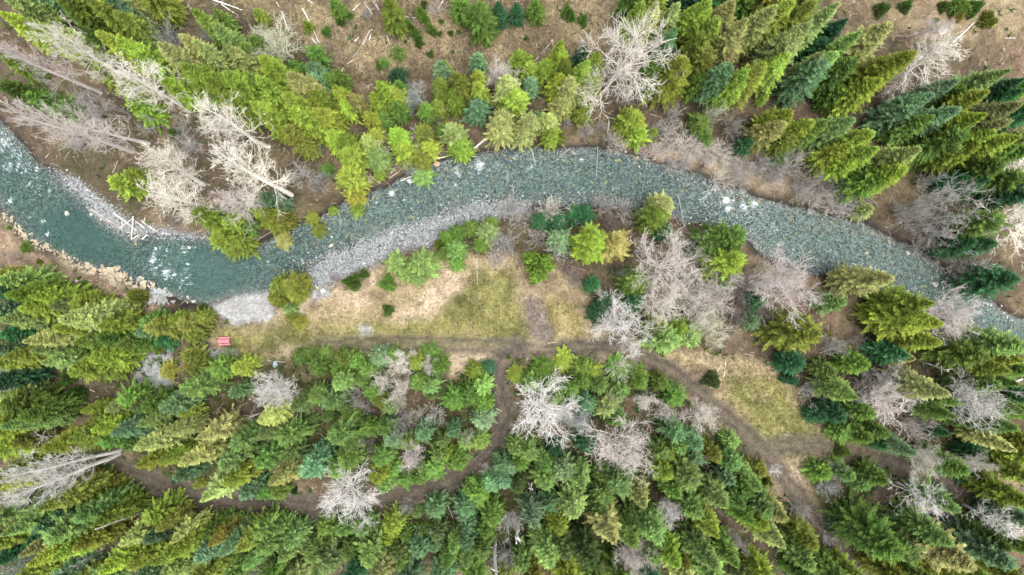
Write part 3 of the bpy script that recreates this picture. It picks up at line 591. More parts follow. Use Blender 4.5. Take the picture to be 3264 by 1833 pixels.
CONIF = dict(
A='10 110 90 26 y;170 140 70 22 y;420 -30 95 26 y;650 -20 90 26 y;810 -30 80 20 b;130 -10 90 22 g;330 190 100 30 p;890 75 85 22 y;735 240 95 32 y;900 300 95 28 y;610 210 60 20 g;1090 310 50 15 g;1180 340 100 30 p;1370 260 80 25 p;1395 500 105 30 y;1250 590 90 26 y;1465 60 70 25 y;1600 150 85 28 l;1640 70 60 15 g;1745 370 85 28 p;1710 540 105 32 y;1700 720 95 28 y;5 450 70 18 y;10 640 90 22 g;110 650 85 20 g;250 720 90 20 g;740 550 70 18 y;880 620 85 22 p;980 780 100 18 y;850 1390 90 15 y;960 1350 80 12 y;1640 600 60 18 g;1850 330 80 20 g;1620 700 55 16 b;1500 330 80 24 p;1560 600 90 26 y;1280 460 80 22 y',
B='20 60 50 10 y;630 5 55 12 g;1020 -15 85 24 y;1770 20 115 22 g;1590 -15 70 15 g;1900 10 60 18 d;465 380 68 12 g;295 470 65 12 g;450 490 75 14 b;555 560 75 16 g;650 560 60 14 g;480 590 75 15 b;10 310 70 18 g;40 430 105 30 y;50 620 110 30 y;40 770 95 28 y;130 930 75 18 y;220 880 70 13 g;280 560 105 34 p;265 720 110 32 y;470 690 110 26 y;340 820 115 28 y;490 850 105 22 y;630 660 65 22 y;760 720 65 18 p;690 770 75 16 y;290 1000 90 20 o;380 1090 65 14 o;1000 610 85 24 y;1075 670 80 20 y;940 720 75 18 y;1130 640 60 15 g;1100 800 70 14 g;890 870 70 18 y;910 990 70 14 y;1320 810 65 14 g;1450 500 85 22 b;1480 465 55 20 y;1440 600 75 22 y;1600 585 85 24 o;1540 700 80 18 y;1430 780 60 14 y;1735 430 65 16 b;1750 540 60 16 y;1740 630 75 20 y;1735 800 90 14 b;600 1030 95 18 y;690 1060 85 15 y;730 1150 100 20 y;690 1310 110 20 y;760 1390 85 14 y;870 1070 75 16 p;930 1190 95 14 l;970 1330 45 6 y;1100 1010 85 18 y;1150 1130 95 13 y;1300 1000 85 15 y;1350 1100 75 11 y;1290 1190 75 10 o;1540 990 90 16 p;1600 1090 85 12 y;1470 970 50 10 g;1640 1130 50 9 g;1905 910 95 22 p;1310 1330 85 12 l;560 1280 50 7 g;1000 900 60 10 g;1110 540 70 10 d;1120 380 55 6 g;1010 470 40 4 g',
C='265 15 65 12 g;120 20 60 14 d;150 400 90 18 y;215 480 75 16 y;460 340 75 28 y;345 460 75 20 y;490 470 85 20 y;430 580 80 17 y;740 385 80 28 y;650 470 80 24 y;720 540 85 20 y;740 620 70 15 o;640 370 60 15 d;230 620 65 14 b;525 620 95 22 p;470 760 80 16 p;650 690 75 18 p;630 820 75 13 y;40 580 90 24 p;90 700 100 20 y;70 790 80 16 y;20 870 90 20 p;190 880 95 20 p;160 990 85 14 p;30 1000 80 14 y;270 860 40 10 b;365 890 80 16 p;390 1000 85 12 y;450 1030 55 8 o;1000 880 95 14 y;1070 900 75 13 y;1060 1020 80 10 y;1180 1000 40 6 g;1400 450 125 34 y;1200 490 105 24 g;1300 620 125 22 y;1340 210 65 26 b;1090 10 85 28 y;1210 10 80 28 p;1350 20 80 28 p;1420 150 70 22 y;1600 0 110 32 y;1800 10 110 32 p;1480 40 80 28 y;1640 160 105 28 y;1530 260 85 24 y;1590 290 90 20 y;1910 140 110 34 p;1830 260 105 28 l;1780 380 80 20 p;1590 410 85 24 o;1545 580 75 17 g;1750 510 100 28 b;1900 560 110 30 y;1550 930 75 10 g;1590 1050 60 7 g;1915 1080 65 12 d',
D='150 40 110 34 p;300 -10 105 32 y;480 0 110 34 y;655 20 95 36 p;440 195 115 38 p;400 300 105 34 p;290 400 95 28 y;95 480 110 32 y;60 600 100 26 y;110 730 45 8 y;725 140 90 24 d;570 290 90 18 d;825 235 80 32 l;660 390 90 26 l;550 395 60 30 p;560 505 115 28 b;1060 190 120 36 p;1000 310 110 28 g;1265 375 115 38 y;1090 470 115 32 y;1000 590 110 28 y;790 470 95 26 g;900 660 110 22 y;710 680 80 15 g;290 870 95 24 y;220 950 100 26 p;290 1060 80 18 o;445 930 85 24 y;785 890 100 30 l;590 940 90 26 g;940 1025 105 30 y;760 1120 105 24 y;985 1150 100 28 y;800 1230 90 20 y;1300 1150 105 34 p;1200 1290 120 30 y;1000 1370 110 22 g;240 1180 60 9 b;1365 725 85 26 b;1230 825 90 22 b;1590 615 80 28 b;1945 535 105 34 l;1620 680 85 24 g;1790 705 105 32 y;1565 800 95 32 b;1400 890 100 26 g;1820 850 100 34 y;1650 930 100 26 g;2050 600 110 26 d;2090 690 90 26 d;2070 775 95 36 p;1980 920 85 34 p;1620 1040 105 28 g;1450 1110 95 20 g;1850 1030 110 30 y;1760 1130 105 26 y;2084 1010 115 34 y;2040 1130 105 28 g;1900 1260 105 24 g;1800 1370 105 20 d;1650 1350 80 15 d;2060 1370 90 22 g;1700 880 80 24 l',
E='1480 200 95 22 y;1700 240 85 16 y;1640 370 95 15 o;1790 420 85 11 o;1865 290 65 8 g;1910 130 60 12 y;0 500 75 14 o;10 680 95 22 l;190 650 90 24 p;360 720 85 20 o;10 820 110 30 y;220 850 100 25 y;130 950 100 26 y;330 800 85 18 o;-10 1010 95 28 l;260 1000 85 20 y;370 910 75 20 p;470 1010 110 32 p;600 955 100 28 y;700 1060 100 25 y;790 980 80 20 y;570 840 80 14 o;700 835 85 12 o;510 820 45 8 g;200 1150 95 32 p;400 1080 95 25 y;350 1170 80 20 y;550 1180 90 26 g;760 1150 90 21 g;0 1130 90 22 d;230 1250 75 26 l;520 1260 85 17 g;310 1340 85 26 l;20 1310 90 28 o;540 1400 115 32 y;680 1330 105 28 y;850 1300 95 23 y;900 1390 95 21 y;1000 1320 70 15 g;880 920 75 14 g;955 970 65 12 g;920 1060 70 13 g;1130 950 95 14 g;1150 1070 80 18 o;1290 1020 65 13 y;1040 1110 65 14 b;1200 1170 80 9 d;920 1210 75 17 g;1060 1200 70 13 g;1400 1050 75 12 o;1500 1000 60 9 o;1440 1130 65 9 o;1420 1300 85 16 o;1500 1270 75 13 o;1430 1380 80 13 o;1270 1410 70 12 o;1650 1400 80 14 g;1800 1400 80 14 y',
F='80 70 95 18 b;70 200 105 18 y;170 230 85 14 o;215 395 75 15 p;495 320 70 13 o;450 220 65 10 o;750 30 75 16 o;790 150 65 13 y;600 160 40 6 y;160 750 80 13 o;290 740 90 15 o;150 850 70 10 o;290 820 75 11 o;260 930 55 9 l;350 1040 60 7 o;280 990 50 6 o;1100 570 90 9 l;1300 580 115 11 l;1180 650 80 8 l;1260 680 75 7 l;1560 460 80 12 l;1500 370 65 9 g;1580 330 60 9 g;1470 500 60 7 g;1580 580 70 6 g;1800 330 85 14 l;1680 300 70 10 g;1770 420 70 8 g;1840 260 60 8 g;380 1300 75 8 g;490 1370 85 10 g;480 1280 75 8 g;560 1270 65 8 g;700 1320 95 10 g;640 1410 75 9 g;790 1340 70 8 g;880 1410 75 9 g;980 1310 90 11 b;1080 1290 65 9 g;1250 1340 75 10 y;1370 1280 85 9 g;1440 1370 80 9 g;1710 1420 70 9 y;1870 1390 65 10 d;1925 1430 60 11 y',
G='450 390 85 12 b;430 250 75 10 d;300 240 70 9 d;650 190 80 10 d;735 405 125 26 y;925 415 118 26 p;1300 105 105 23 p;1250 195 110 21 y;1830 370 120 26 g;1840 550 130 28 y;1650 420 100 16 g;1760 690 75 13 g;1060 720 105 16 g;1040 860 75 11 d;710 740 65 12 d;770 960 85 12 d;830 880 60 11 d;1300 1165 115 22 l;1220 1060 85 16 y;1390 1080 80 16 y;1490 1130 95 13 l;480 1330 90 9 y;310 1410 90 9 g;640 1400 80 9 g;710 1430 70 10 y;930 1330 85 10 g;1080 1400 80 10 g;20 1390 55 9 y;1250 300 90 10 d;560 200 65 6 d',
H='920 160 65 10 p;1880 260 110 24 g;1700 420 95 18 d;1860 420 90 18 d;1790 220 80 14 g;2090 705 125 24 d;1080 705 105 32 p;1395 885 115 32 y;1430 1040 120 36 y;1455 1190 90 28 y;1190 1280 95 19 d;520 1150 165 30 y;880 1360 100 17 g;370 1360 100 14 d;630 1420 75 14 g;700 880 75 17 l;60 870 70 10 d;30 1030 65 9 b;2084 1200 115 30 l;1750 1290 115 25 g;1950 1400 110 28 y;2030 1330 90 26 y;1240 1320 60 18 p;1560 1230 70 15 d',
I='90 160 70 18 l;10 240 90 24 g;160 300 90 25 g;20 400 85 30 l;440 240 60 11 d;580 270 50 16 y;760 250 65 16 p;900 190 90 18 g;1060 220 80 17 g;960 240 75 15 l;1180 220 85 22 b;1330 110 90 24 l;1690 120 55 15 b;1000 360 70 24 l;1300 280 70 14 y;810 430 80 24 b;900 510 65 14 g;980 540 95 30 p;1200 430 65 24 p;980 680 95 26 y;1150 630 80 21 y;1440 470 80 30 p;1310 640 85 32 p;1600 640 105 24 l;1450 890 90 30 p;1620 800 95 25 y;1710 480 80 22 l;1270 750 65 19 b;1410 810 40 6 y;1770 860 75 15 b;330 540 105 32 y;500 470 100 28 y;680 420 90 23 y;760 480 75 18 g;100 500 90 18 o;310 990 95 32 o;480 880 95 28 o;680 800 90 21 o;760 840 75 16 o;20 1170 105 32 l;250 1110 85 24 b;350 1180 105 30 l;560 1040 95 26 l;680 1070 95 25 y;880 970 85 20 g;560 1250 100 24 y;220 1400 95 32 y;400 1320 90 28 y;120 1330 75 30 p;180 1230 80 17 d;1090 1050 90 24 o;1230 950 90 18 o;1130 1130 75 20 o;1060 1230 80 22 b;1230 1220 75 24 p;1250 1310 90 27 y;1130 1390 90 30 y;1450 1330 85 21 b;1480 1170 75 14 g;1520 1240 65 21 o;1600 1310 75 24 b;1720 1300 85 26 o;1770 1410 75 20 l;1650 1050 80 10 g;1780 1050 70 10 g;720 1430 100 30 y;930 1400 90 24 y;870 1240 85 24 p',
J='410 170 75 18 o;300 230 80 22 y;60 330 95 26 p;60 440 90 20 l;250 450 100 20 o;50 650 95 24 o;230 590 85 19 o;150 800 85 26 p;400 690 100 22 b;620 70 75 16 l;570 200 85 16 l;780 40 65 12 y;870 120 75 12 g;920 190 75 12 g;1000 240 60 11 l;530 310 45 8 y;690 300 75 12 g;830 390 65 12 g;600 470 95 24 y;680 650 95 22 y;600 690 90 17 y;700 560 80 18 o;950 400 70 18 y;1010 480 70 15 b;920 640 90 20 o;900 740 95 20 o;960 800 80 16 y;1010 700 60 12 g;1240 430 70 14 b;1290 90 75 13 l;1300 155 45 12 y;1210 50 70 11 g;1480 180 90 12 g;1600 150 95 12 g;1700 90 75 12 l;1720 210 75 11 g;1470 400 60 14 b;1680 330 90 14 b;1390 490 55 12 y;1560 500 75 11 y;1680 490 75 10 g;1340 580 60 14 y;1230 680 60 14 o;1320 700 70 14 y;1490 640 80 12 g;1370 750 60 9 g;1220 780 60 8 g;1120 770 60 8 g;90 830 45 10 y;60 900 80 10 g;160 890 75 9 g;40 1170 85 22 o;60 1310 90 22 y;210 1130 65 14 l;300 1040 60 10 y;160 1060 75 10 g;250 1250 85 18 l;220 1340 75 18 l;430 1340 90 16 o;570 1220 45 10 o;520 1130 75 12 g;650 1140 80 14 y;790 1150 90 14 y;840 1050 85 11 o;1010 1120 90 14 y;980 1210 75 12 y;1120 1190 60 10 o;1240 1170 55 10 y;1330 1000 90 12 b;1200 1020 45 7 y;1560 980 90 14 b;1540 1050 75 12 b;1650 880 85 12 g;1590 850 60 10 g;1350 1170 70 16 l;1580 1130 75 13 b;1580 1240 75 18 b;1220 1300 90 18 b;1330 1260 65 16 b;850 1370 140 20 l;680 1340 75 16 o;540 1390 95 18 l;1060 1330 65 16 y;1070 1420 65 18 y;1470 1290 75 20 y;1420 1400 75 22 y;1570 1400 75 20 l;1690 1300 65 16 y;1710 1170 75 16 g;1750 1060 85 18 y;1815 640 70 11 b;1740 800 75 9 b;1420 590 60 11 y;1130 500 70 10 g',
K='230 50 85 11 g;360 60 75 11 g;400 170 95 14 y;510 120 70 11 g;730 90 80 16 y;610 50 75 12 g;870 120 75 9 o;1030 55 70 11 g;1170 65 65 10 g;1280 170 80 10 g;620 230 85 14 b;800 260 95 18 p;850 320 75 14 y;1300 420 90 18 b;1450 520 90 20 b;1320 540 75 15 y;1430 610 70 14 b;1200 570 65 16 y;1570 590 70 12 o;1700 650 85 13 o;1790 700 65 12 y;1690 490 65 8 o;200 580 80 16 y;110 540 80 15 y;140 660 75 13 g;70 680 60 12 b;20 780 90 13 b;330 690 90 20 y;320 800 100 22 y;120 820 75 16 y;480 740 95 22 b;600 800 85 24 y;640 520 90 12 d;400 560 70 12 d;880 830 105 22 l;1250 600 65 16 y;1385 780 120 24 y;1300 870 95 20 o;1230 730 90 19 y;1060 930 95 24 p;545 1020 120 24 l;230 1090 90 24 b;360 960 70 16 b;750 900 100 16 o;730 1000 90 15 o;820 1200 105 30 p;960 1240 90 28 y;1000 1110 80 20 y;1130 1180 105 26 l;1420 1000 95 24 y;1590 1170 95 28 y;1670 980 90 28 l;1700 780 75 16 b;1800 860 75 16 g;1770 960 85 22 y;1830 1070 80 22 g;430 1150 90 20 y;400 1260 85 18 y;330 1360 110 26 l;480 1330 100 24 l;160 1420 80 18 l;630 1390 105 28 l;1270 1370 110 28 y;1180 1250 80 22 g;1130 1350 90 22 y;1530 1400 110 32 l;1740 1370 95 26 g;1370 1400 70 18 o;760 760 80 14 g;960 660 70 12 d',
L='780 130 90 26 y;670 290 90 16 d;530 310 75 12 d;880 290 85 18 g;860 460 95 18 g;970 430 75 17 g;700 420 85 12 g;810 210 65 13 d;1450 130 105 32 p;1480 300 80 22 g;1520 200 70 20 g;1430 430 55 12 d;1800 70 90 24 y;1940 60 80 28 g;1990 260 90 26 l;1900 400 95 26 y;1940 500 80 26 p;1700 570 70 12 d;1200 570 85 22 b;1000 510 70 12 d;1575 710 95 24 g;1380 740 80 20 b;640 610 65 9 g;540 720 90 9 g;740 740 60 12 y;990 770 95 16 g;840 800 65 10 l;1500 980 90 24 l;1380 820 70 17 d;1730 900 85 22 b;1530 800 80 15 d;1950 980 105 24 g;60 830 85 20 y;130 960 95 22 y;250 1080 100 26 p;250 1270 90 28 p;100 1130 95 22 y;90 690 75 8 o;510 1250 100 20 o;430 1390 95 22 y;470 1060 60 12 b;620 1340 70 14 b;760 1400 80 10 g;1050 1270 165 30 g;1600 1400 165 32 p;1450 1240 120 29 y;1200 1330 120 22 y;1880 1380 125 28 b;1870 1240 90 24 g;1640 1300 100 18 d;1270 1060 65 10 d;1650 590 65 12 d')
HF = .60
conif = []
hash_ = lambda a, b: (int(a) * 73 + int(b) * 179) % 101 / 101.0
rr = random.Random(11)
EDGE = []                                          # trees whose tops lean out of the frame
for i in range(34): EDGE.append((rr.uniform(-20, 20) + i * 100, 1833 + rr.uniform(35, 75)))
for i in range(16): EDGE.append((-rr.uniform(45, 80), 940 + i * 58 + rr.uniform(-15, 15)))
for i in range(22): EDGE.append((3264 + rr.uniform(45, 80), 260 + i * 72 + rr.uniform(-20, 20)))
for i in range(7): EDGE.append((-20 + i * 70 + rr.uniform(-20, 20), -rr.uniform(40, 70)))
for i in range(9): EDGE.append((2060 + i * 70 + rr.uniform(-20, 20), -rr.uniform(40, 70)))
for px, py in EDGE:
    if 640 < py < 1180 and px > 3000: continue
    h = rr.uniform(13, 17.5); c = rr.choice('yygglobpd'); X, Y = at(px, py, h)
    conif.append([X, Y, h, rr.uniform(2.0, 2.7), c])
for k, txt in CONIF.items():
    s = TILE[k][2]
    for e in txt.split(';'):
        x, y, hw, h, c = e.split(); px, py = src(k, float(x), float(y)); h = float(h) * HF; c = 'v' if c == 'y' and k in 'JKL' and hash_(x, y) < .75 or c == 'o' and k in 'JK' and hash_(y, x) < .8 else c
        tx_, ty_ = at(712, 1088); R0_ = float(hw) / s / 17.0
        for _ in range(12):                       # a base can not stand in the river, on a track or on the picnic lawn
            bad = False; X, Y = at(px, py, h)
            if riv(X, Y) > .3: bad = True
            for zz in (0, .35 * h, .7 * h):
                qx, qy = X * H / (H - zz), Y * H / (H - zz); ax_, ay_ = np.array(qx), np.array(qy)
                if float(ldist(T2, ax_, ay_)) < max(1.7, .75 * R0_) or min(float(ldist(T1, ax_, ay_)), float(ldist(T3, ax_, ay_))) < 2.0 or math.hypot(qx - tx_, qy - ty_) < 3.4 or max(float(sdist(P_GRAV[0], ax_, ay_)), float(sdist(P_GRAV[1], ax_, ay_))) > -.5 or (k in 'KL' and float(sdist(P_MEADOW, ax_, ay_)) > .3): bad = True
            if not bad or h < 2.5: break
            h *= .82
        X, Y = at(px, py, h); R = float(hw) / s / 17.0 * (1 - .5 * h / H) * (1.05 if k in 'FJKL' else 1.12 if k == 'I' else 1.18)
        if k == 'E':                              # the bare bluff behind the ledge stays open
            f_ = H / (H - .5 * h); d_ = float(sdist(P_BLUFF, np.array(X * f_), np.array(Y * f_)))
            if d_ > -.75 * R: Y -= min(d_ + .75 * R, 4); X -= .3 * min(d_ + .75 * R, 4)
        for T_, mg in ((T2, 1.3), (T1[7:], 1.2), (T3, .8)):     # crowns that would close over a track stand back from it
            for _ in range(3):
                f_ = H / (H - .45 * h); ax_, ay_ = X * f_, Y * f_; d_ = float(ldist(T_, np.array(ax_), np.array(ay_)))
                if d_ >= .85 * R + mg or h > 16: break
                gx_ = float(ldist(T_, np.array(ax_ + .2), np.array(ay_))) - d_; gy_ = float(ldist(T_, np.array(ax_), np.array(ay_ + .2))) - d_; gl = math.hypot(gx_, gy_) + 1e-6
                X += gx_ / gl * (.85 * R + mg - d_); Y += gy_ / gl * (.85 * R + mg - d_)
        conif.append([X, Y, h, R, c])
# drop near-duplicates listed from two neighbouring views, and rank by how large they show
conif.sort(key=lambda t: -t[3] * (t[2] + 4))
keep = []
for t in conif:
    if all((t[0] - o[0]) ** 2 + (t[1] - o[1]) ** 2 > max(1.0, .55 * o[3]) ** 2 for o in keep): keep.append(t)
print('conifers', len(conif), len(keep))
tall = [t for t in keep if t[2] >= 12]; small = [t for t in keep if t[2] < 12]
CAP = 310
rest = tall[CAP:] + small[CAP:]
def srcpx(X, Y, z=0):
    return CX + X * FPX / (H - z), CY - Y * FPX / (H - z)
def kind_of(h, R):
    a = h / R
    return 'slender' if a > 6.4 else 'normal' if a > 4.1 else 'stout' if a > 2.7 else 'young'
def jitcol(c, amt=.19):
    b = np.array(PAL[c]) * 1.16; return tuple(float(v) for v in np.clip(b * (1 + rng.normal(0, amt)) * (1 + rng.normal(0, .06, 3)), .004, .4))
def size_word(h, R):
    if h < 5: return 'knee-high' if h < 1 else 'very small'
    if h < 8: return 'small'
    if h < 12: return 'mid-sized'
    if h < 16: return 'medium-tall'
    if h < 20: return 'tall'
    return 'very tall'
SHAPEW = dict(soft='round-topped', slender='narrow', normal='cone-shaped', stout='broad', young='rounded')
def put_tree(name, X, Y, h, R, col, protos, parts, colkey, rot=None):
    cr, tr, ph, pr = protos
    z = gz(X, Y) - .05
    e = link(name, None, None, (X, Y, z), rot if rot is not None else (rng.normal(0, .02), rng.normal(0, .02), rng.random() * 6.283))
    e.empty_display_size = .5
    sx = R / pr; sc = (sx * rng.uniform(.92, 1.08), sx * rng.uniform(.92, 1.08), h / ph)
    link(parts[0], tr, e, scale=sc); link(parts[1], cr, e, scale=sc, color=col)
    return e
for lst, nm, cat in ((tall[:CAP], 'conifer_tree', 'conifer'), (small[:CAP], 'small_conifer', 'small conifer')):
    for X, Y, h, R, c in lst:
        k = kind_of(h, R); k = 'soft' if k in ('normal', 'stout') and c in 'blgvo' and rng.random() < .8 else k; e = put_tree(nm, X, Y, h, R, jitcol(c), CON[k][rng.integers(len(CON[k]))], ('trunk', 'crown'), c)
        px, py = srcpx(X, Y); pl = place(px, py)
        e['_k'] = (size_word(h, R), CNAME[c], SHAPEW[k], pl); ALLT.append((e, X, Y, h, cat, pl))
# what is left over of the small trees hidden low in the stands
if rest:
    V = []; F = []; T = []; Sh = []; Cc = []; o = 0
    M2 = M_NEEDLE.copy(); M2.name = 'needles_mass'; t2 = M2.node_tree
    for n in list(t2.nodes):
        if n.type == 'OBJECT_INFO':
            a = t2.nodes.new('ShaderNodeAttribute'); a.attribute_name = 'piece_colour'
            for l in list(n.outputs['Color'].links): t2.links.new(a.outputs['Color'], l.to_socket)
    thin = {}
    for X, Y, h, R, c in rest:
        k = kind_of(h, R); cr, tr, ph, pr = CON[k][0]
        if k not in thin:
            co = np.empty(len(cr.vertices) * 3, np.float32); cr.vertices.foreach_get('co', co); co = co.reshape(-1, 4, 3)
            ti = np.empty(len(cr.vertices), np.float32); cr.attributes['tint'].data.foreach_get('value', ti)
            sh = np.empty(len(cr.vertices), np.float32); cr.attributes['shoot'].data.foreach_get('value', sh)
            sel = np.arange(0, len(co), 2); thin[k] = (co[sel], ti.reshape(-1, 4)[sel], sh.reshape(-1, 4)[sel])
        q, ti, sh = thin[k]; a = rng.random() * 6.28
        R_ = np.array([[math.cos(a), -math.sin(a), 0], [math.sin(a), math.cos(a), 0], [0, 0, 1]])
        v = (q.reshape(-1, 3) * [R / pr, R / pr, h / ph]) @ R_.T + [X, Y, gz(X, Y)]
        V.append(v); F.append(np.arange(len(v)).reshape(-1, 4) + o); o += len(v); T.append(ti.ravel()); Sh.append(sh.ravel()); Cc.append(np.tile(jitcol(c), (len(v), 1)))
    me = mesh('understory_conifers', np.concatenate(V), np.concatenate(F), M2, {'tint': np.concatenate(T), 'shoot': np.concatenate(Sh), 'piece_colour': np.concatenate(Cc)})
    tag(link('understory_conifers', me), 'low conifers half hidden in the gaps of the forest', 'understory', kind='stuff')

# ------------------------------------------------------------------ low green shrubs
SHRUB = dict(
A='1310 1010 40 3 g;730 990 50 2 o',
B='680 150 35 2 g;750 110 28 1.5 g;415 180 40 3 y;570 230 35 2 g;1295 75 42 2 g;1325 120 38 2 g;1155 155 35 2 g;1195 170 32 1.8 g;1222 200 26 1.5 g;1255 245 40 2 g;1280 285 32 2 g;1285 330 28 1.5 g;1370 195 36 2 g;1390 225 34 2 g;1460 155 22 1 g;1445 250 22 1 g;1530 240 22 1.2 g;1585 235 14 .8 g;1715 265 16 .8 d;1325 330 14 .8 g;1185 315 14 .8 g;1375 400 28 1.5 g;1550 390 15 .8 g;1330 15 28 2 g;975 495 28 2 g',
C='510 60 50 3 g;540 110 35 2 g;630 130 38 2 g;190 285 22 1 g;20 120 40 2 d',
D='1035 40 48 3 g;1210 20 45 2.5 g;1420 150 20 1 g;1640 30 70 3 g;1600 100 45 2 o;1500 30 40 2 g;1850 130 60 2.5 o;1740 30 60 3 g',
E='1000 830 60 4 y;160 450 45 1.5 g;630 730 30 .8 g;1530 920 30 1.5 g;595 690 14 .5 g;730 765 14 .5 g;1190 1250 35 1.8 y;40 300 22 .6 g;275 565 25 1 o;560 460 1 .2 g',
F='750 720 62 5 g;855 660 36 2.5 g;1030 730 60 4 g;1040 940 45 3 g;1440 430 40 4 y',
G='290 590 118 8 y;1240 1275 25 1 g;130 1325 20 1 g;50 1300 20 1 g',
I='500 140 48 4 g;450 20 50 3 g;770 660 25 1 g',
J='300 850 20 2 d', K='1560 40 58 4 l;1700 560 40 3 o', L='300 20 55 4 d;120 790 45 3 o;690 560 50 3 g')
for k, txt in SHRUB.items():
    s = TILE[k][2]
    for e in txt.split(';'):
        x, y, hw, h, c = e.split(); h = float(h)
        if float(hw) < 5: continue
        px, py = src(k, float(x), float(y)); X, Y = at(px, py, h); R = float(hw) / s / 17 * 1.05
        o = put_tree('green_shrub', X, Y, h, R, jitcol(c), BUSH[rng.integers(3)], ('stems', 'foliage'), c)
        pl = place(*srcpx(X, Y)); o['_k'] = ('tiny' if R < .6 else 'small' if R < 1 else 'mid-sized' if R < 1.6 else 'large', CNAME[c], 'low leafy' if h < 2.5 else 'bushy', pl)
        ALLT.append((o, X, Y, h, 'shrub', pl))

# ------------------------------------------------------------------ bare deciduous trees
class Br:
    def __init__(s, seed): s.r = random.Random(seed); s.thick = []; s.thin = []; s.tw = .022
    def limb(s, p, d, L, r0, n, up=.05, jit=.15, r1f=.45, thick=False):
        pts = [p.copy()]; q = p.copy(); d = d.normalized(); st = L / n
        for i in range(n):
            ra = r0 * (1 - (1 - r1f) * i / n); rb = r0 * (1 - (1 - r1f) * (i + 1) / n)
            d = (d + Vector((s.r.gauss(0, jit), s.r.gauss(0, jit), s.r.gauss(0, jit) + up))).normalized()
            e = q + d * st; (s.thick if thick else s.thin).append((*q, *e, ra, rb)); q = e; pts.append(q.copy())
        return pts, d
    def side(s, d, ang):
        a = Vector((s.r.gauss(0, 1), s.r.gauss(0, 1), s.r.gauss(0, 1))); a = a.cross(d).normalized()
        return (d * math.cos(ang) + a * math.sin(ang)).normalized()
    def grow(s, pts, L, r0, lv, kids, spread=.8, up=.06):
        if lv == 0: return
        for _ in range(kids):
            i = s.r.randint(max(1, len(pts) // 4), len(pts) - 1); p = pts[i]; d = (pts[i] - pts[i - 1]).normalized()
            l = L * s.r.uniform(.55, 1.1); r = max(r0 * s.r.uniform(.45, .68), s.tw)
            q, _d = s.limb(p, s.side(d, s.r.uniform(.45, 1.0) * spread), l, r, 4 if lv > 1 else 3, up, .2)
            s.grow(q, L * .58, r, lv - 1, max(3, kids - 1), spread, up)
def bare_proto(kind, seed):
    b = Br(seed); r = b.r
    if kind == 'cotton':
        Hh, R = 24., 4.2
        tr, _ = b.limb(Vector((0, 0, -.4)), Vector((0, 0, 1)), Hh * .93, .46, 12, .05, .035, .12, True)
        for i in range(34):
            zf = .28 + .70 * (i / 34) ** .9; f = zf * 12; j = min(int(f), 11); p = tr[j].lerp(tr[j + 1], f - j)
            a = i * 2.4 + r.gauss(0, .3); el = r.uniform(.25, .75) + .3 * zf
            L = R * (1.05 - .55 * zf) * r.uniform(.75, 1.3) * (1.25 if zf < .8 else 1)
            q, _ = b.limb(p, Vector((math.cos(a) * math.cos(el), math.sin(a) * math.cos(el), math.sin(el))), L, .085 * (1.2 - zf) + .025, 5, .07, .16, .35)
            b.grow(q, L * .55, .055, 3, 5)
    elif kind == 'maple':
        Hh, R = 16., 5.0
        tr, d = b.limb(Vector((0, 0, -.4)), Vector((0, 0, 1)), 6.0, .40, 5, .05, .06, .75, True)
        for i in range(12):
            a = i * 2.4 + r.gauss(0, .3); el = r.uniform(.4, 1.35); p = tr[r.randint(3, 5)]
            q, _ = b.limb(p, Vector((math.cos(a) * math.cos(el), math.sin(a) * math.cos(el), math.sin(el))), r.uniform(6, 8.5) * (.75 + .25 * math.sin(el)), .125, 7, .05, .17, .3)
            b.grow(q, 3.0, .075, 3, 7, .95, .05)
    elif kind == 'shrub':
        Hh, R = 4., 2.4
        tr, d = b.limb(Vector((0, 0, -.2)), Vector((0, 0, 1)), .7, .07, 2, 0, .1, .8, True)
        for i in range(20):
            a = i * 2.4 + r.gauss(0, .3); el = r.uniform(.4, 1.4)
            q, _ = b.limb(tr[1], Vector((math.cos(a) * math.cos(el), math.sin(a) * math.cos(el), math.sin(el))), r.uniform(2.4, 3.8), .035, 5, .04, .14, .4)
            b.grow(q, 1.5, .028, 2, 5, .8)
    else:   # thin sapling
        Hh, R = 12., 1.6
        tr, _ = b.limb(Vector((0, 0, -.3)), Vector((0, 0, 1)), Hh * .96, .085, 9, .04, .05, .2, True)
        for i in range(22):
            p = tr[r.randint(3, 9)]; a = r.random() * 6.28; el = r.uniform(.5, 1.1)
            q, _ = b.limb(p, Vector((math.cos(a) * math.cos(el), math.sin(a) * math.cos(el), math.sin(el))), r.uniform(.9, 2.1), .03, 4, .06, .15, .4)
            b.grow(q, .9, .022, 1, 5)
    V, F = tubes(b.thick, 7); tm = mesh('trunk', V, F, M_BARE)
    V, F = tubes(b.thin, 3); bmh = mesh('branches', V, F, M_BARE)
    return bmh, tm, Hh, R
BAREP = {k: [bare_proto(k, s * 7 + len(k)) for s in range(n)] for k, n in (('cotton', 3), ('maple', 3), ('shrub', 4), ('sapling', 3))}
BCOL = dict(w=(.47, .455, .425), c=(.48, .45, .39), k=(.40, .36, .335), e=(.35, .32, .285), g=(.265, .25, .232), u=(.25, .268, .26), n=(.16, .13, .12), h=(.33, .33, .24))
BNAME = dict(w='white', c='cream', k='pinkish-cream', e='beige', g='grey', u='blue-grey', n='brownish', h='lichen-pale')
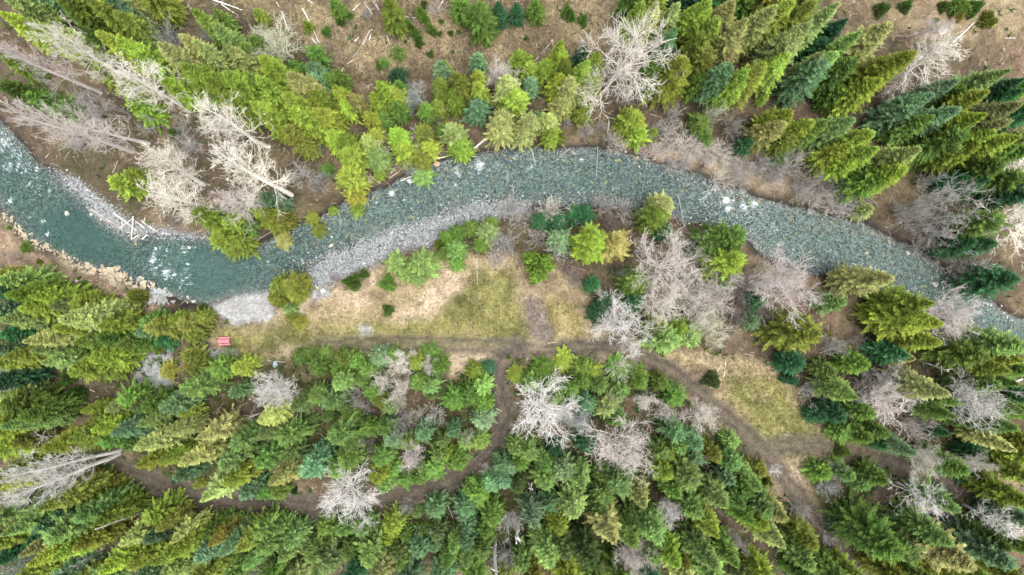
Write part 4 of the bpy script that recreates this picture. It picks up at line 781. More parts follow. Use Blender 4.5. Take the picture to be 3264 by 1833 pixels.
BARE_BT = dict(   # base and top seen: kind bx by tx ty halfwidth colour
A='c 1060 640 170 240 130 c;c 1460 842 850 470 175 c;c 780 715 -60 340 105 k;c 1020 1165 -60 740 140 k;c 1150 1105 480 960 130 k;c 2060 1130 1440 880 165 c;c 1570 1420 1040 1190 150 c;c 1660 1620 1110 1420 180 c;c 2240 1500 1720 1210 190 c;t 1010 885 520 740 70 g;t 970 893 500 840 60 g;t 990 870 700 690 60 g;t 1660 1210 1390 1050 70 g;t 1280 955 1080 890 50 g;t 780 945 590 870 50 g;t 860 900 560 740 60 g;t 560 900 380 660 50 g',
C='M 830 620 1040 190 290 c', D='c 1030 640 1600 395 175 c;c 1180 290 1570 190 95 k;t 940 750 1170 620 80 k;t 1250 1400 1570 1330 60 u;t 1400 1447 1650 1380 50 g;c 1820 1275 2160 1200 140 c;t 1340 1400 1480 1180 40 g',
E='c 2060 140 1600 50 140 k', H='M -40 720 470 670 225 k;c 1790 345 2210 255 200 c;t 1470 490 1700 480 60 u;t 1060 215 1620 80 80 g;t 1090 150 1600 40 80 g;t 1110 260 1720 170 80 g;t 1160 310 1700 220 80 g;t 1210 350 1640 300 70 g;t 1240 385 1600 345 80 g;t 1140 120 1640 -20 80 g;t 1190 85 1560 10 70 g;t 1260 65 1800 -30 70 g;t 1310 105 1750 60 80 g;t 1380 250 1800 210 80 g;t 1420 180 1880 70 60 g;t 1350 440 1560 420 70 g;t 1560 560 1860 600 70 g',
I='c 865 538 -80 745 120 w;c 862 565 -70 930 125 w;t 510 425 220 445 90 g;t 900 1180 470 1430 50 g',
J='M 1240 550 1125 655 95 k', L='c 1050 772 1385 915 125 w;c 1535 932 1950 1135 120 w')
BARE_C = dict(    # crown centre seen: kind x y halfwidth height colour
A='s 1260 240 95 7 u;s 1590 270 60 5 u;s 1430 1120 100 4 g;s 1390 970 60 4 g;s 560 1110 90 4 g;s 700 860 90 4 g;s 620 750 80 4 g;s 1130 960 70 3 g',
B='m 180 290 170 14 h;m 1895 525 120 14 c;m 1250 720 95 10 u;s 380 1330 90 4 g;s 900 800 45 4 g;s 1000 1040 45 4 g;s 540 1340 50 4 u;s 1265 1050 70 6 c;s 990 1150 60 6 c;s 1055 1250 32 2 g;s 830 1380 65 4 c;s 1515 800 52 5 c;s 1380 895 26 4 u;s 1440 895 30 4 u;s 520 1150 45 3 g;s 1215 1290 60 4 u;s 500 1410 60 4 u;s 880 90 55 3 g;s 1090 220 60 2 c;s 1420 50 55 3 g',
C='s 1630 850 68 9 c;s 1780 940 75 6 g;s 640 1000 58 4 g;s 775 970 48 5 g;s 900 1090 75 6 c;s 825 1050 52 4 g;s 500 950 36 3 g;s 1130 1020 48 3 g;s 1260 980 85 4 g;s 1340 880 75 4 g;s 1300 1090 85 3 e;s 1400 1110 95 3 e;s 1510 1120 95 3 e;s 1600 1170 95 3 e;s 1700 1180 95 3 e;s 1430 1240 75 3 g;s 1310 1260 75 3 g;s 1690 1350 80 7 c;s 1830 1360 85 5 g;s 1880 1100 65 4 g;s 1830 1010 65 4 g;s 1870 1290 75 4 g;s 590 390 38 10 u;s 1100 1180 65 2 e;s 1560 1260 65 3 n;s 1200 1150 70 3 e;s 1780 1250 70 3 g;s 860 720 60 2 n;s 980 760 65 2 n',
D='s 380 1150 75 5 c;s 270 1290 100 6 g;s 90 1220 80 4 g;s 160 1370 85 4 g;s 440 1400 95 6 g;s 590 1400 85 5 g;s 340 1250 75 4 g;s 50 1300 65 4 g;s 720 1400 80 4 g;s 1350 1240 65 3 g;s 1330 1390 70 4 g;s 1050 760 80 3 n;s 520 1270 70 4 g',
E='s 100 530 55 3 n;s 1330 240 70 3 n', F='s 1890 440 95 5 g;s 1890 540 65 3 e;m 1130 1370 95 9 c;m 1370 1385 70 6 c;s 640 690 40 1 n;s 480 900 40 .8 n',
G='s 60 130 100 5 g;s 370 150 100 8 c;s 780 110 100 6 g;s 950 160 90 5 g;s 40 420 95 5 g;s 280 390 80 4 g;s 440 490 70 6 w;s 220 190 65 4 g;s 1460 440 95 8 g;s 1350 340 65 5 g;s 740 1310 42 3 g;s 910 1390 80 7 c;s 1880 790 85 5 g;s 1900 700 75 5 g;s 1850 900 85 5 n;s 1800 1000 85 5 n;s 1090 490 75 6 g;s 600 240 65 3 g;s 820 250 65 3 n;s 930 650 42 7 u;s 1760 1100 85 4 n;s 1710 920 85 5 n;s 140 250 60 4 e;s 500 620 70 2 n;s 560 700 60 2 n;m 1280 640 250 17 e;m 1480 800 190 15 e;m 1680 850 170 15 e;m 1240 930 165 18 c;m 960 1030 215 17 w;m 1600 1070 150 13 h',
H='s 640 110 115 4 g;s 760 130 95 4 g;s 480 90 85 3 g;s 1740 650 115 5 g;s 1620 620 85 4 g;s 1330 450 85 4 g;s 1400 350 95 5 g;s 1250 250 95 5 g;s 1180 180 85 5 g;s 1500 520 75 4 g;s 1800 760 75 4 g;s 1500 380 85 5 g;s 1300 150 90 5 g;s 1450 250 90 5 g;s 1600 300 80 5 g;s 380 30 80 4 g;s 900 60 70 4 h;m 1590 1000 190 17 k;m 650 1220 85 8 g;s 810 1175 50 4 g;s 80 960 60 4 g',
I='s 110 1390 105 9 u;s 460 330 42 2 g', J='m 150 120 165 16 w;m 1060 90 80 10 c;m 950 40 72 9 c;s 1060 160 62 8 c;s 770 150 80 7 g;s 830 220 55 5 g;m 640 900 205 16 w;s 1590 440 55 8 w;s 1330 300 62 9 w;s 1100 370 65 8 g;s 820 500 58 7 k;s 1140 960 65 5 g;s 1220 300 48 8 c;s 1800 1390 85 10 w;s 1720 670 45 3 e;s 30 1420 65 6 g;s 250 1430 70 6 h;s 1100 290 65 8 g',
K='m 250 270 220 14 w;m 580 350 130 12 u;m 960 530 245 18 e;m 1040 215 80 10 c;m 1200 290 78 10 c;m 1480 290 105 9 k;m 1250 1010 105 14 w;m 930 1370 135 17 k;m 1130 1370 105 15 c;s 60 1070 85 9 w;s 20 1340 65 9 w;m 1720 1220 85 10 g;s 1440 600 60 9 u;s 820 210 60 10 h',
L='m 1050 210 195 15 k;m 1690 230 190 18 w;m 1320 600 112 14 c;m 1640 680 88 13 c;s 430 80 85 5 g;s 1200 400 95 6 k;s 570 820 80 4 u;s 160 690 45 2 w;s 580 1200 50 3 w;m 950 20 120 11 g;s 1450 1070 130 4 g;s 370 990 75 4 g;s 1000 1040 85 4 n;s 1080 970 95 3 n;s 640 700 65 6 g;s 1250 340 75 5 g;s 1330 1090 80 4 g')
KN = dict(c='cotton', M='maple', m='maple', s='shrub', t='sapling')
NM = dict(c='bare_tree', M='bare_tree', m='bare_tree', s='bare_shrub', t='bare_sapling')
CT = dict(c='bare tree', M='bare tree', m='bare tree', s='bare shrub', t='sapling')
WD = dict(c='tall-trunked leafless tree', M='great spreading leafless tree', m='round-crowned leafless tree', s='twiggy leafless shrub', t='thin leaning leafless sapling')
def bare_label(o, kd, X, Y, h, R, c):
    pl = place(*srcpx(X, Y)); o['_k'] = ('huge' if R > 4 else 'large' if R > 3 else 'mid-sized' if R > 1.7 else 'small', BNAME[c], WD[kd], pl)
    ALLT.append((o, X, Y, h, CT[kd], pl)); BARE_XY.append((X, Y))
def bcol(c): return tuple(float(v) for v in np.array(BCOL[c]) * rng.uniform(.88, 1.1))
for k, txt in BARE_BT.items():
    s = TILE[k][2]
    for e in txt.split(';'):
        kd, *v, c = e.split(); bx, by, tx, ty, hw = map(float, v)
        pb = src(k, bx, by); pt = src(k, tx, ty)
        rb = math.hypot(pb[0] - CX, pb[1] - CY); rt = math.hypot(pt[0] - CX, pt[1] - CY)
        h = min(max(H * (1 - rb / rt), 5), 34)
        B = Vector((*at(*pb), 0)); T = Vector((*at(*pt, h), h)); ax = (T - B)
        B.z = gz(B.x, B.y) - .05; R = hw / s / 17 * (1 - .6 * h / H)
        P = BAREP[KN[kd]][rng.integers(3)]
        o = link(NM[kd], None, None, B); o.empty_display_size = .5
        qt = ax.to_track_quat('Z', 'Y') @ Euler((0, 0, rng.random() * 6.28)).to_quaternion()
        o.rotation_mode = 'QUATERNION'; o.rotation_quaternion = qt
        sc = (R / P[3], R / P[3], ax.length / P[2]); col = bcol(c)
        link('trunk', P[1], o, scale=((sc[0] + sc[2]) / 2,) * 2 + (sc[2],), color=col); link('branches', P[0], o, scale=sc, color=col)
        bare_label(o, kd, B.x, B.y, h, R, c)
for k, txt in BARE_C.items():
    s = TILE[k][2]
    for e in txt.split(';'):
        kd, *v, c = e.split(); x, y, hw, h = map(float, v); px, py = src(k, x, y); zc = .72 * h
        X, Y = at(px, py, zc); R = hw / s / 17 * (1 - .7 * h / H) * (1.08 if kd == 's' else .94)
        P = BAREP[KN[kd]]; P = P[rng.integers(len(P))]; col = bcol(c)
        o = link(NM[kd], None, None, (X, Y, gz(X, Y) - .05), (rng.normal(0, .05), rng.normal(0, .05), rng.random() * 6.28)); o.empty_display_size = .5
        sc = (R / P[3], R / P[3], h / P[2])
        link('trunk', P[1], o, scale=sc, color=col); link('branches', P[0], o, scale=sc, color=col)
        bare_label(o, kd, X, Y, h, R, c)

# ------------------------------------------------------------------ standing snags and fallen logs
def log_mesh(seed, L, r0, r1, stubs=3, bend=.03, n=8):
    r = random.Random(seed); pts = []; q = Vector((0, 0, 0)); d = Vector((0, 0, 1)); segs = []
    for i in range(n):
        d = (d + Vector((r.gauss(0, bend), r.gauss(0, bend), 0))).normalized(); e = q + d * L / n
        segs.append((*q, *e, r0 + (r1 - r0) * i / n, r0 + (r1 - r0) * (i + 1) / n)); pts.append(q.copy()); q = e
    V, F = tubes(segs, 8); F = list(map(list, F)); F = np.array(F)
    br = []
    for _ in range(stubs):
        p = pts[r.randint(n // 3, n - 1)]; a = r.random() * 6.28; l = r.uniform(.3, .9) * min(1.5, L * .15)
        br.append((*p, *(p + Vector((math.cos(a), math.sin(a), r.uniform(.2, .8))) * l), r1 * .7 + .02, .015))
    caps = [(0, 0, -.02, 0, 0, .0, .01, r0), (*q, *(q + d * .04), r1, .005)]
    V2, F2 = tubes(caps, 8); F = np.r_[F, F2 + len(V)]; V = np.r_[V, V2]
    bm = None
    if br: V3, F3 = tubes(br, 4); bm = mesh('branch_stubs', V3, F3, M_LOG)
    return mesh('log', V, F, M_LOG), bm
LCOL = dict(w=(.34, .325, .30), g=(.20, .19, .18), t=(.22, .185, .15), n=(.12, .09, .075))
LNAME = dict(w='bleached white', g='weathered grey', t='tan', n='dark brown')
LOGS = dict(   # x0 y0 x1 y1 radius(m) colour lift
A='1640 0 1860 75 .2 w 0;1700 30 1885 175 .16 w 0;870 1330 915 1240 .14 t 0;1120 895 1215 840 .12 t 0;340 1210 390 1160 .12 g 0',
B='400 70 530 330 .26 w 0;470 300 528 360 .18 w 0;235 90 290 250 .2 w 0;195 15 215 50 .14 w 0;875 30 965 150 .16 w 0;785 85 835 35 .16 w 0;1090 125 1280 135 .14 w 0;862 352 925 228 .3 t 0;912 316 935 228 .2 w 0;803 325 838 290 .22 w 0;1045 275 1070 335 .18 w 0;740 495 790 465 .15 w 0;790 440 825 400 .14 g 0;700 552 712 520 .17 w 0;565 352 690 385 .1 t 0;1640 1195 1885 1010 .32 w 0;1375 1225 1640 1185 .17 w 0;1145 1385 1240 1350 .2 w 0;925 1358 988 1410 .16 w 0;1010 1270 1065 1290 .12 t 0;640 870 730 915 .1 g 0;700 840 830 935 .1 t 0;440 5 490 35 .12 w 0;705 5 690 120 .1 g 0;1440 70 1480 5 .15 w 0;1060 255 1160 230 .1 g 0;1085 200 1150 260 .1 g 0;815 490 812 540 .1 t 0;595 455 622 468 .1 t 0;530 430 533 460 .14 w 0;1075 1330 1110 1290 .2 t 0;1060 1370 1140 1310 .14 t 0',
C='985 640 900 745 .22 t 0;740 1120 728 1370 .1 g 0;530 1130 395 1240 .09 g 0;225 1140 262 1262 .09 w 0;1368 1045 1402 1205 .22 t 0;1662 1085 1670 1255 .12 n 0;825 935 808 1030 .12 w 0;300 415 395 310 .1 w 0;255 465 280 435 .13 w 0;1050 690 1075 712 .1 w 0;285 655 325 740 .1 t 0;1760 1040 1840 1220 .12 g 0;1140 880 1220 900 .08 t 0;400 1000 380 940 .1 w 0',
D='1530 330 1705 180 .22 w .4;1900 500 1920 490 .1 w 0;1105 670 1140 715 .2 t 0;1145 750 1170 790 .18 t 0;1930 298 2084 293 .1 w 0;2030 250 2084 360 .12 n 0;1280 1230 1335 1325 .1 g 0;1350 1340 1355 1410 .12 u 0;2010 1447 1990 1330 .12 w 0',
E='868 190 1052 318 .42 g 0;1020 215 990 395 .22 w .5;905 300 1012 235 .14 w .4;660 160 905 310 .14 g 0;680 160 880 275 .12 w 0;735 205 960 330 .12 g 0;770 210 905 300 .13 t 0;930 255 915 325 .16 w .2;1035 250 1100 305 .16 w 0;1020 238 1098 298 .13 t .2;1092 258 1168 325 .2 w 0;1110 225 1100 255 .14 w 0;1000 388 1060 350 .2 w 0;1015 400 1075 360 .15 t .1;1035 390 1070 330 .14 t .2;1075 388 1120 352 .22 w 0;955 335 1030 345 .1 w .1;1040 290 1075 330 .2 g 0;1060 330 1040 380 .12 n 0;500 772 520 730 .12 w 0;520 730 548 712 .12 w 0;468 750 490 735 .1 w 0;405 600 418 632 .12 w 0;380 588 405 604 .1 w 0;200 352 230 348 .14 w 0;1360 770 1390 730 .14 g 0;255 425 330 395 .08 t 0;925 1120 948 1175 .17 w 0;1735 1290 1740 1328 .3 w 0;1870 470 1929 430 .1 w 0',
F='380 722 520 772 .26 w 0;395 745 470 768 .2 w 0;385 795 402 803 .16 w 0;0 420 250 275 .12 t 0;0 400 170 330 .1 g 0;800 85 905 10 .14 w 0;910 100 950 40 .1 t 0;1735 545 1750 740 .09 w 0;130 1325 268 1330 .13 g .1;1270 905 1340 870 .12 n 0;660 165 680 250 .07 w 0;500 90 650 120 .09 t 0',
G='350 1192 420 1184 .14 t 0;1425 330 1350 190 .22 n 0;1400 330 1320 200 .14 n 0;1720 1300 1680 1420 .1 t 0;1640 1420 1680 1360 .12 w 0;1700 1447 1720 1330 .12 w 0;1860 1270 1929 1285 .1 t 0;1360 40 1410 320 .08 g .3;1180 810 1110 830 .16 g 0',
H='645 780 890 752 .22 w 3;640 775 735 795 .16 w 3;2035 75 2084 80 .1 w 0;1000 1170 880 1140 .07 g 0;490 1055 560 1050 .07 g 0;0 1330 80 1345 .08 t 0',
I='380 190 428 184 .16 w 0;245 152 290 148 .12 w 0;430 145 442 160 .14 w 0;440 278 465 295 .16 w 0;760 640 875 550 .16 w .1;1355 905 1372 928 .12 w 0;985 950 1030 915 .08 w 0;700 325 715 332 .16 w 0;745 330 768 322 .15 w 0;655 95 690 112 .09 w 0;495 310 505 325 .14 w 0;425 315 445 322 .12 w 0',
J='1785 232 1829 252 .2 t 0;1430 930 1478 1030 .09 w 0;1640 1325 1690 1447 .14 w 0;325 1420 360 1390 .1 w 0;35 1160 110 1010 .09 w 0;370 1185 385 1160 .08 w 0',
K='1502 738 1635 822 .17 w 0;1550 680 1550 762 .14 g 0;110 1130 160 1300 .22 w 0;55 1250 58 1325 .16 w 0;75 1268 130 1270 .08 w 0;140 1345 158 1380 .16 w 0;515 512 548 520 .1 w 0;640 60 1 1 0 w 0;1470 1185 1555 1285 .14 g 0',
L='950 970 1050 850 .13 t .2;40 690 210 705 .08 w .2;5 600 8 720 .08 n 0;560 620 740 700 .1 t 1.5;220 415 250 430 .12 t 0')
SNAGS = dict(  # base bx by top tx ty radius colour (standing dead trunks)
A='340 132 122 30 .2 w;1350 190 1225 0 .17 w;1642 572 1583 478 .17 w;1700 790 1525 762 .16 w;600 270 470 95 .12 k', B='1195 835 1230 765 .2 w;985 82 935 -5 .2 w;170 840 150 800 .1 w', C='1045 650 1120 550 .2 w;1395 425 1512 343 .12 t;150 850 172 815 .14 w;285 1000 390 945 .2 w;1650 480 1700 520 .1 g;955 1010 970 995 .2 w', D='1310 1036 1578 960 .26 w;790 922 872 858 .12 t;60 360 120 290 .12 g;90 560 120 490 .16 w', H='1265 1318 1505 1402 .22 w;150 870 162 1022 .16 g;60 970 100 1050 .14 w;880 340 875 230 .05 g', I='690 1120 545 1172 .14 w;1050 985 690 1120 .17 w;300 1300 290 1240 .1 g', J='1778 1165 1765 1460 .32 w;100 1000 60 1090 .15 w;1230 558 1150 640 .16 c', K='188 745 210 825 .17 w;128 1000 118 1190 .22 w;290 1310 285 1230 .1 g;600 1260 600 1330 .08 g', L='1975 20 1925 40 .2 w;1150 200 1225 232 .16 w;1900 110 1980 135 .14 g')
ti = 0
BCOL2 = dict(LCOL, k=BCOL['k'], c=BCOL['c'], u=BCOL['u'])
LN2 = dict(LNAME, k='pinkish', c='cream', u='blue-grey')
for k, txt in LOGS.items():
    for e in txt.split(';'):
        v = e.split(); x0, y0, x1, y1, r, lift = *map(float, v[:5]), float(v[6]); c = v[5]
        if r <= 0: continue
        r *= .72
        A_ = Vector((*at(*src(k, x0, y0), lift), 0)); B_ = Vector((*at(*src(k, x1, y1), lift), 0))
        A_.z = max(gz(A_.x, A_.y), WATER - .1) + r * .7 + lift; B_.z = max(gz(B_.x, B_.y), WATER - .1) + r * .55 + lift * .6
        d = B_ - A_; ti += 1
        lm, sb = log_mesh(ti, d.length, r, r * .62, 3 if d.length > 3 else 1, .02)
        col = tuple(np.array(BCOL2[c]) * rng.uniform(.85, 1.12))
        jam = k == 'E' and x0 > 600 and y0 < 420
        nm = 'driftwood_log' if jam or riv(A_.x, A_.y) > -2 else 'fallen_log'
        o = link(nm, lm, None, A_, color=col); o.rotation_mode = 'QUATERNION'; o.rotation_quaternion = d.to_track_quat('Z', 'Y')
        if sb: link('branch_stub', sb, o, color=col)
        L = d.length; pl = place(*srcpx(A_.x, A_.y)) if not jam else 'in the log jam on the river edge'
        o['_k'] = ('very long' if L > 8 else 'long' if L > 5 else 'mid-length' if L > 2.5 else 'short' if L > 1.2 else 'stubby', LN2[c], ('stout log' if r > .24 else 'slim log' if r > .13 else 'thin dead branch') + (' propped aslant' if lift > .3 else ' lying'), pl)
        ALLT.append((o, A_.x, A_.y, .3, 'log', pl))
for k, txt in SNAGS.items():
    for e in txt.split(';'):
        v = e.split(); bx, by, tx, ty, r = map(float, v[:5]); c = v[5]; pb = src(k, bx, by); pt = src(k, tx, ty)
        rb = math.hypot(pb[0] - CX, pb[1] - CY); rt = math.hypot(pt[0] - CX, pt[1] - CY); h = min(max(H * (1 - rb / rt), 3), 22)
        B = Vector((*at(*pb), 0)); T = Vector((*at(*pt, h), h)); d = T - B; B.z = gz(B.x, B.y) - .3; ti += 1
        lm, sb = log_mesh(ti, d.length + .3, r * 1.1, r * .6, 7, .012, 10); col = tuple(np.array(BCOL2[c]) * rng.uniform(.9, 1.1))
        o = link('dead_snag', lm, None, B, color=col); o.rotation_mode = 'QUATERNION'; o.rotation_quaternion = d.to_track_quat('Z', 'Y')
        if sb: link('branch_stub', sb, o, color=col)
        pl = place(*srcpx(B.x, B.y)); o['_k'] = ('tall' if h > 9 else 'mid-height' if h > 5 else 'short', LN2[c], 'standing dead trunk without bark', pl); ALLT.append((o, B.x, B.y, h, 'snag', pl))

# ------------------------------------------------------------------ rock ledge, boulders, river stones
ROCKM = []
for i in range(8):
    V, F = hull(50 + i, 16 if i < 4 else 11, (1, .72, .5)); ROCKM.append(mesh('rock', V, F, M_ROCK))
def rock(name, parent, x, y, s, col, zoff=0, flat=1.0, z=None):
    zz = gz(x, y) if z is None else z
    return link(name, ROCKM[rng.integers(8)], parent, (x, y, zz + zoff), (rng.normal(0, .15), rng.normal(0, .15), rng.random() * 6.28), (s, s * rng.uniform(.75, 1.2), s * rng.uniform(.6, 1.1) * flat), col)
e = tag(link('rock_ledge', None, None, (*at(*src('E', 600, 610)), 0)), 'long cream-coloured rock ledge with broken edges along the river bank', 'rock ledge')
for i in range(330):
    f = rng.random() * (len(LEDGE) - 1); j = int(f); a, b = LEDGE[j], LEDGE[min(j + 1, len(LEDGE) - 1)]; t = f - j
    wd = 17 if j < 10 else 44 if j > 14 else 28
    X, Y = at(*src('E', a[0] + (b[0] - a[0]) * t + rng.normal(0, wd), a[1] + (b[1] - a[1]) * t + rng.normal(0, wd)))
    r = riv(X, Y)
    if r > 1.2: continue
    s = rng.uniform(.15, .5) * (rng.random() < .7 or j < 11) or rng.uniform(.5, 1.0) * (1.2 if j > 13 else 1); tone = rng.uniform(.68, 1.08)
    o = rock('rock', None, X, Y, s, tuple(lin(206, 192, 164) * KE * tone), max(0, -.4 - gz(X, Y)) * .5 - .04, .3)
    o.parent = e; o.matrix_parent_inverse = Matrix.Translation(-Vector(e.location))
e = tag(link('rock_outcrop', None, None, (*at(*src('E', 1220, 830)), 0)), 'pale grey stepped rock outcrop between ledge and beach', 'rock outcrop')
for i in range(75):
    X, Y = at(*src('E', 1215 + rng.normal(0, 45) + i * .4, 815 + rng.normal(0, 38) + i * .5))
    if riv(X, Y) > .8: continue
    o = rock('rock', None, X, Y, rng.uniform(.35, .95), tuple(lin(184, 188, 186) * KE * rng.uniform(.8, 1.12)), .05, .65); o.parent = e; o.matrix_parent_inverse = Matrix.Translation(-Vector(e.location))
for k, x, y, s, c, lab in (('B', 1425, 1255, .8, (206, 170, 140), 'tan boulder at the water edge beside a white driftwood log'), ('C', 550, 1170, 1.0, (150, 152, 150), 'round grey boulder in the river below a bare shrub'), ('E', 1045, 690, 1.1, (150, 162, 168), 'grey jutting rock in the river off the rock ledge'), ('E', 495, 190, .62, (236, 222, 205), 'white and orange boulder alone in the upstream pool'), ('E', 1440, 455, .5, (240, 238, 232), 'white oblong boulder in the river by the rapids'), ('F', 565, 782, .75, (222, 222, 218), 'white boulder beside two bleached logs at the meadow corner'), ('F', 548, 795, .5, (236, 236, 232), 'small white stone leaning on the white meadow-corner boulder'), ('F', 185, 1352, .8, (176, 196, 208), 'pale blue-grey boulder under a grey pole by the forest edge'), ('E', 1752, 1295, .4, (236, 240, 240), 'flat white stone on gravel beside the picnic lawn'), ('H', 1415, 742, .8, (176, 172, 164), 'pale flat boulder in the river near the far shore'), ('H', 890, 495, .6, (190, 180, 150), 'tan boulder with foam behind it in mid river'), ('F', 610, 440, .55, (220, 200, 170), 'cream stone in the shallows off the cobble bar'), ('H', 1985, 1105, .6, (120, 116, 110), 'dark boulder in the river by the downstream bend'), ('E', 1150, 882, .42, (236, 228, 214), 'white slab of stone on the soil below the rock outcrop'), ('E', 585, 712, .35, (236, 236, 230), 'small white stone on the bluff behind the ledge'), ('L', 552, 433, .35, (226, 228, 226), 'lone white stone at the grassy track fork'), ('F', 872, 577, .4, (240, 240, 238), 'white stone at the grass edge of the cobble bar')):
    X, Y = at(*src(k, x, y)); zz = max(gz(X, Y), WATER - .12)
    o = rock('boulder', None, X, Y, s, tuple(lin(*c) * KE * 1.05), s * .12, .8, z=zz); tag(o, lab, 'boulder')
# single stones that show in and beside the water
STN = dict(E='680 15 9 w;710 60 8 w;700 20 7 w;365 60 9 y;450 105 9 o;520 120 7 w;545 158 9 y;452 200 10 o;395 370 10 o;470 300 10 y;685 285 9 y;500 330 8 y;680 465 10 y;845 487 11 y;570 380 7 y;625 480 7 y;1040 425 9 y;1130 400 10 o;1500 455 12 w;1475 450 8 w;1525 462 10 w;1615 482 10 o;1400 380 9 w;1185 435 8 y;1240 545 9 y;1270 590 9 y;1255 530 8 y;1470 738 9 y;1655 640 10 y;1860 655 8 o;1680 735 8 w;1268 772 12 w;1385 768 12 w;1440 835 9 w;1455 855 10 o;1480 870 12 w;1440 878 10 w;1495 868 9 w;1375 852 10 g;1398 800 7 w;1300 745 7 w;1705 803 8 w;1580 545 8 y;1520 610 8 y;1620 575 8 y;1800 560 8 y;1780 620 8 y;1280 350 10 w;1250 345 9 w;1310 350 8 w;1200 330 8 w;1550 385 7 w;700 200 12 w;735 215 8 w;770 240 8 w;330 120 8 y;270 30 8 w;300 260 8 y;640 320 8 y;560 250 8 y;735 290 8 y;450 240 8 y;410 430 8 o;520 500 8 y;600 440 7 y;780 430 7 y;700 560 8 y;900 470 7 y;960 500 7 y;1090 470 7 y;1310 490 8 y;1395 515 8 y;1360 600 7 y;1440 560 7 y;1480 640 7 y;1550 700 7 y;1600 680 7 y;1740 700 7 y;1840 700 7 y;1900 600 7 y',
F='770 345 12 o;845 315 9 o;600 310 8 w;620 375 8 w;610 440 14 w;500 420 9 o;515 460 8 w;480 425 8 o;440 495 9 w;395 555 12 w;400 575 9 w;430 575 10 o;385 545 7 w;295 570 8 o;130 565 9 w;785 237 11 y;715 232 9 y;1020 235 11 o;1280 100 10 y;1200 75 10 o;1235 160 11 y;1245 220 10 y;1350 75 9 o;1340 110 8 y;1180 60 8 y;1040 210 11 y;1080 215 9 y;880 250 9 y;960 300 8 y;1090 320 9 w;1160 310 8 w;1080 350 8 w;730 370 8 y;690 420 8 y;640 260 8 y;590 200 9 y;940 70 9 y;970 80 9 y;900 130 9 y;1590 60 8 y;1480 30 8 y;1460 130 8 w;1520 110 8 w;1700 90 7 w;1810 60 8 w;1260 425 9 w;1070 360 7 w;1280 270 8 w;1400 265 8 w;550 230 8 w;330 560 8 w;250 520 7 y;120 520 7 y;60 480 7 y;40 560 7 y',
B='1545 1305 10 y;1590 1315 9 y;1465 1350 10 y;1700 1415 10 y;1665 1405 10 y;1870 1385 12 o;1800 1340 9 y;1640 1345 9 y;1500 1380 9 y;1905 1310 9 y;1820 1400 8 y;1760 1430 8 y;1600 1390 8 y',
C='465 1230 14 y;95 1220 11 y;65 1215 10 o;210 1225 10 y;900 1230 12 y;885 1235 10 y;1045 1210 9 y;1055 1280 10 y;1275 1305 11 o;1065 1330 10 y;1030 1375 10 y;600 1300 10 y;145 1275 10 y;120 1300 9 y;500 1320 10 y;835 1335 9 y;800 1400 10 y;60 1280 9 y;35 1420 10 o;325 1370 9 y;950 1165 9 w;760 1320 8 y;650 1330 8 y;690 1400 8 y;420 1290 8 y;270 1370 8 y;560 1420 8 y;1180 1350 8 y;1240 1400 8 y;1350 1380 8 y;1120 1400 8 y;1480 1400 8 w;400 1160 10 y',
G='1770 110 12 o;1835 85 12 o;1790 165 9 o;930 50 9 y;1660 180 10 o;1680 115 10 y;1610 170 8 y;1640 195 10 y;1440 270 11 w;1570 238 9 w;1525 280 8 w;1450 230 8 w;1420 15 10 y;1380 20 9 y;700 20 8 w;590 30 8 w;840 45 8 w;160 60 8 w;110 25 8 w;330 30 8 w;1500 190 8 y;1560 130 8 y;1900 110 9 y;1840 200 8 y;1700 60 8 y;1880 60 9 o',
H='45 110 16 o;300 215 13 o;340 350 10 y;320 260 9 o;565 205 9 y;490 345 10 o;435 295 9 o;605 260 9 y;600 320 9 o;700 295 9 y;770 345 10 y;670 380 9 o;920 345 9 y;890 325 8 y;950 445 9 y;1005 515 12 y;970 580 10 y;895 580 9 y;930 470 8 y;720 515 9 y;560 480 9 y;600 475 9 y;450 470 8 y;480 495 8 y;1050 410 9 y;1060 530 9 y;1130 580 9 y;1190 495 12 w;1170 665 10 y;1150 690 10 y;1100 665 9 y;1300 755 12 y;1330 757 11 y;1290 690 9 y;1070 580 8 y;1490 690 10 w;1550 700 8 w;1480 650 8 w;1460 720 8 w;1800 890 9 w;1780 880 9 w;1830 900 8 w;1770 900 8 w;1910 900 8 w;1960 990 9 w;2000 1010 8 w;1930 960 8 w;1040 380 9 o;1000 380 9 o;850 60 1 y;840 545 8 y;780 420 8 y;640 600 8 y;540 560 8 y;700 620 8 y;620 440 8 y;520 420 8 y;410 330 8 y;250 380 8 y;190 455 10 o;10 420 9 o;1220 650 8 y;1240 600 8 y;1380 690 9 y;1420 800 8 w;1700 820 8 w;1640 790 8 w;1590 740 8 w')
SC_ = dict(w=(232, 228, 220), y=(214, 196, 120), o=(206, 150, 84), g=(150, 158, 160))
n_st = 0
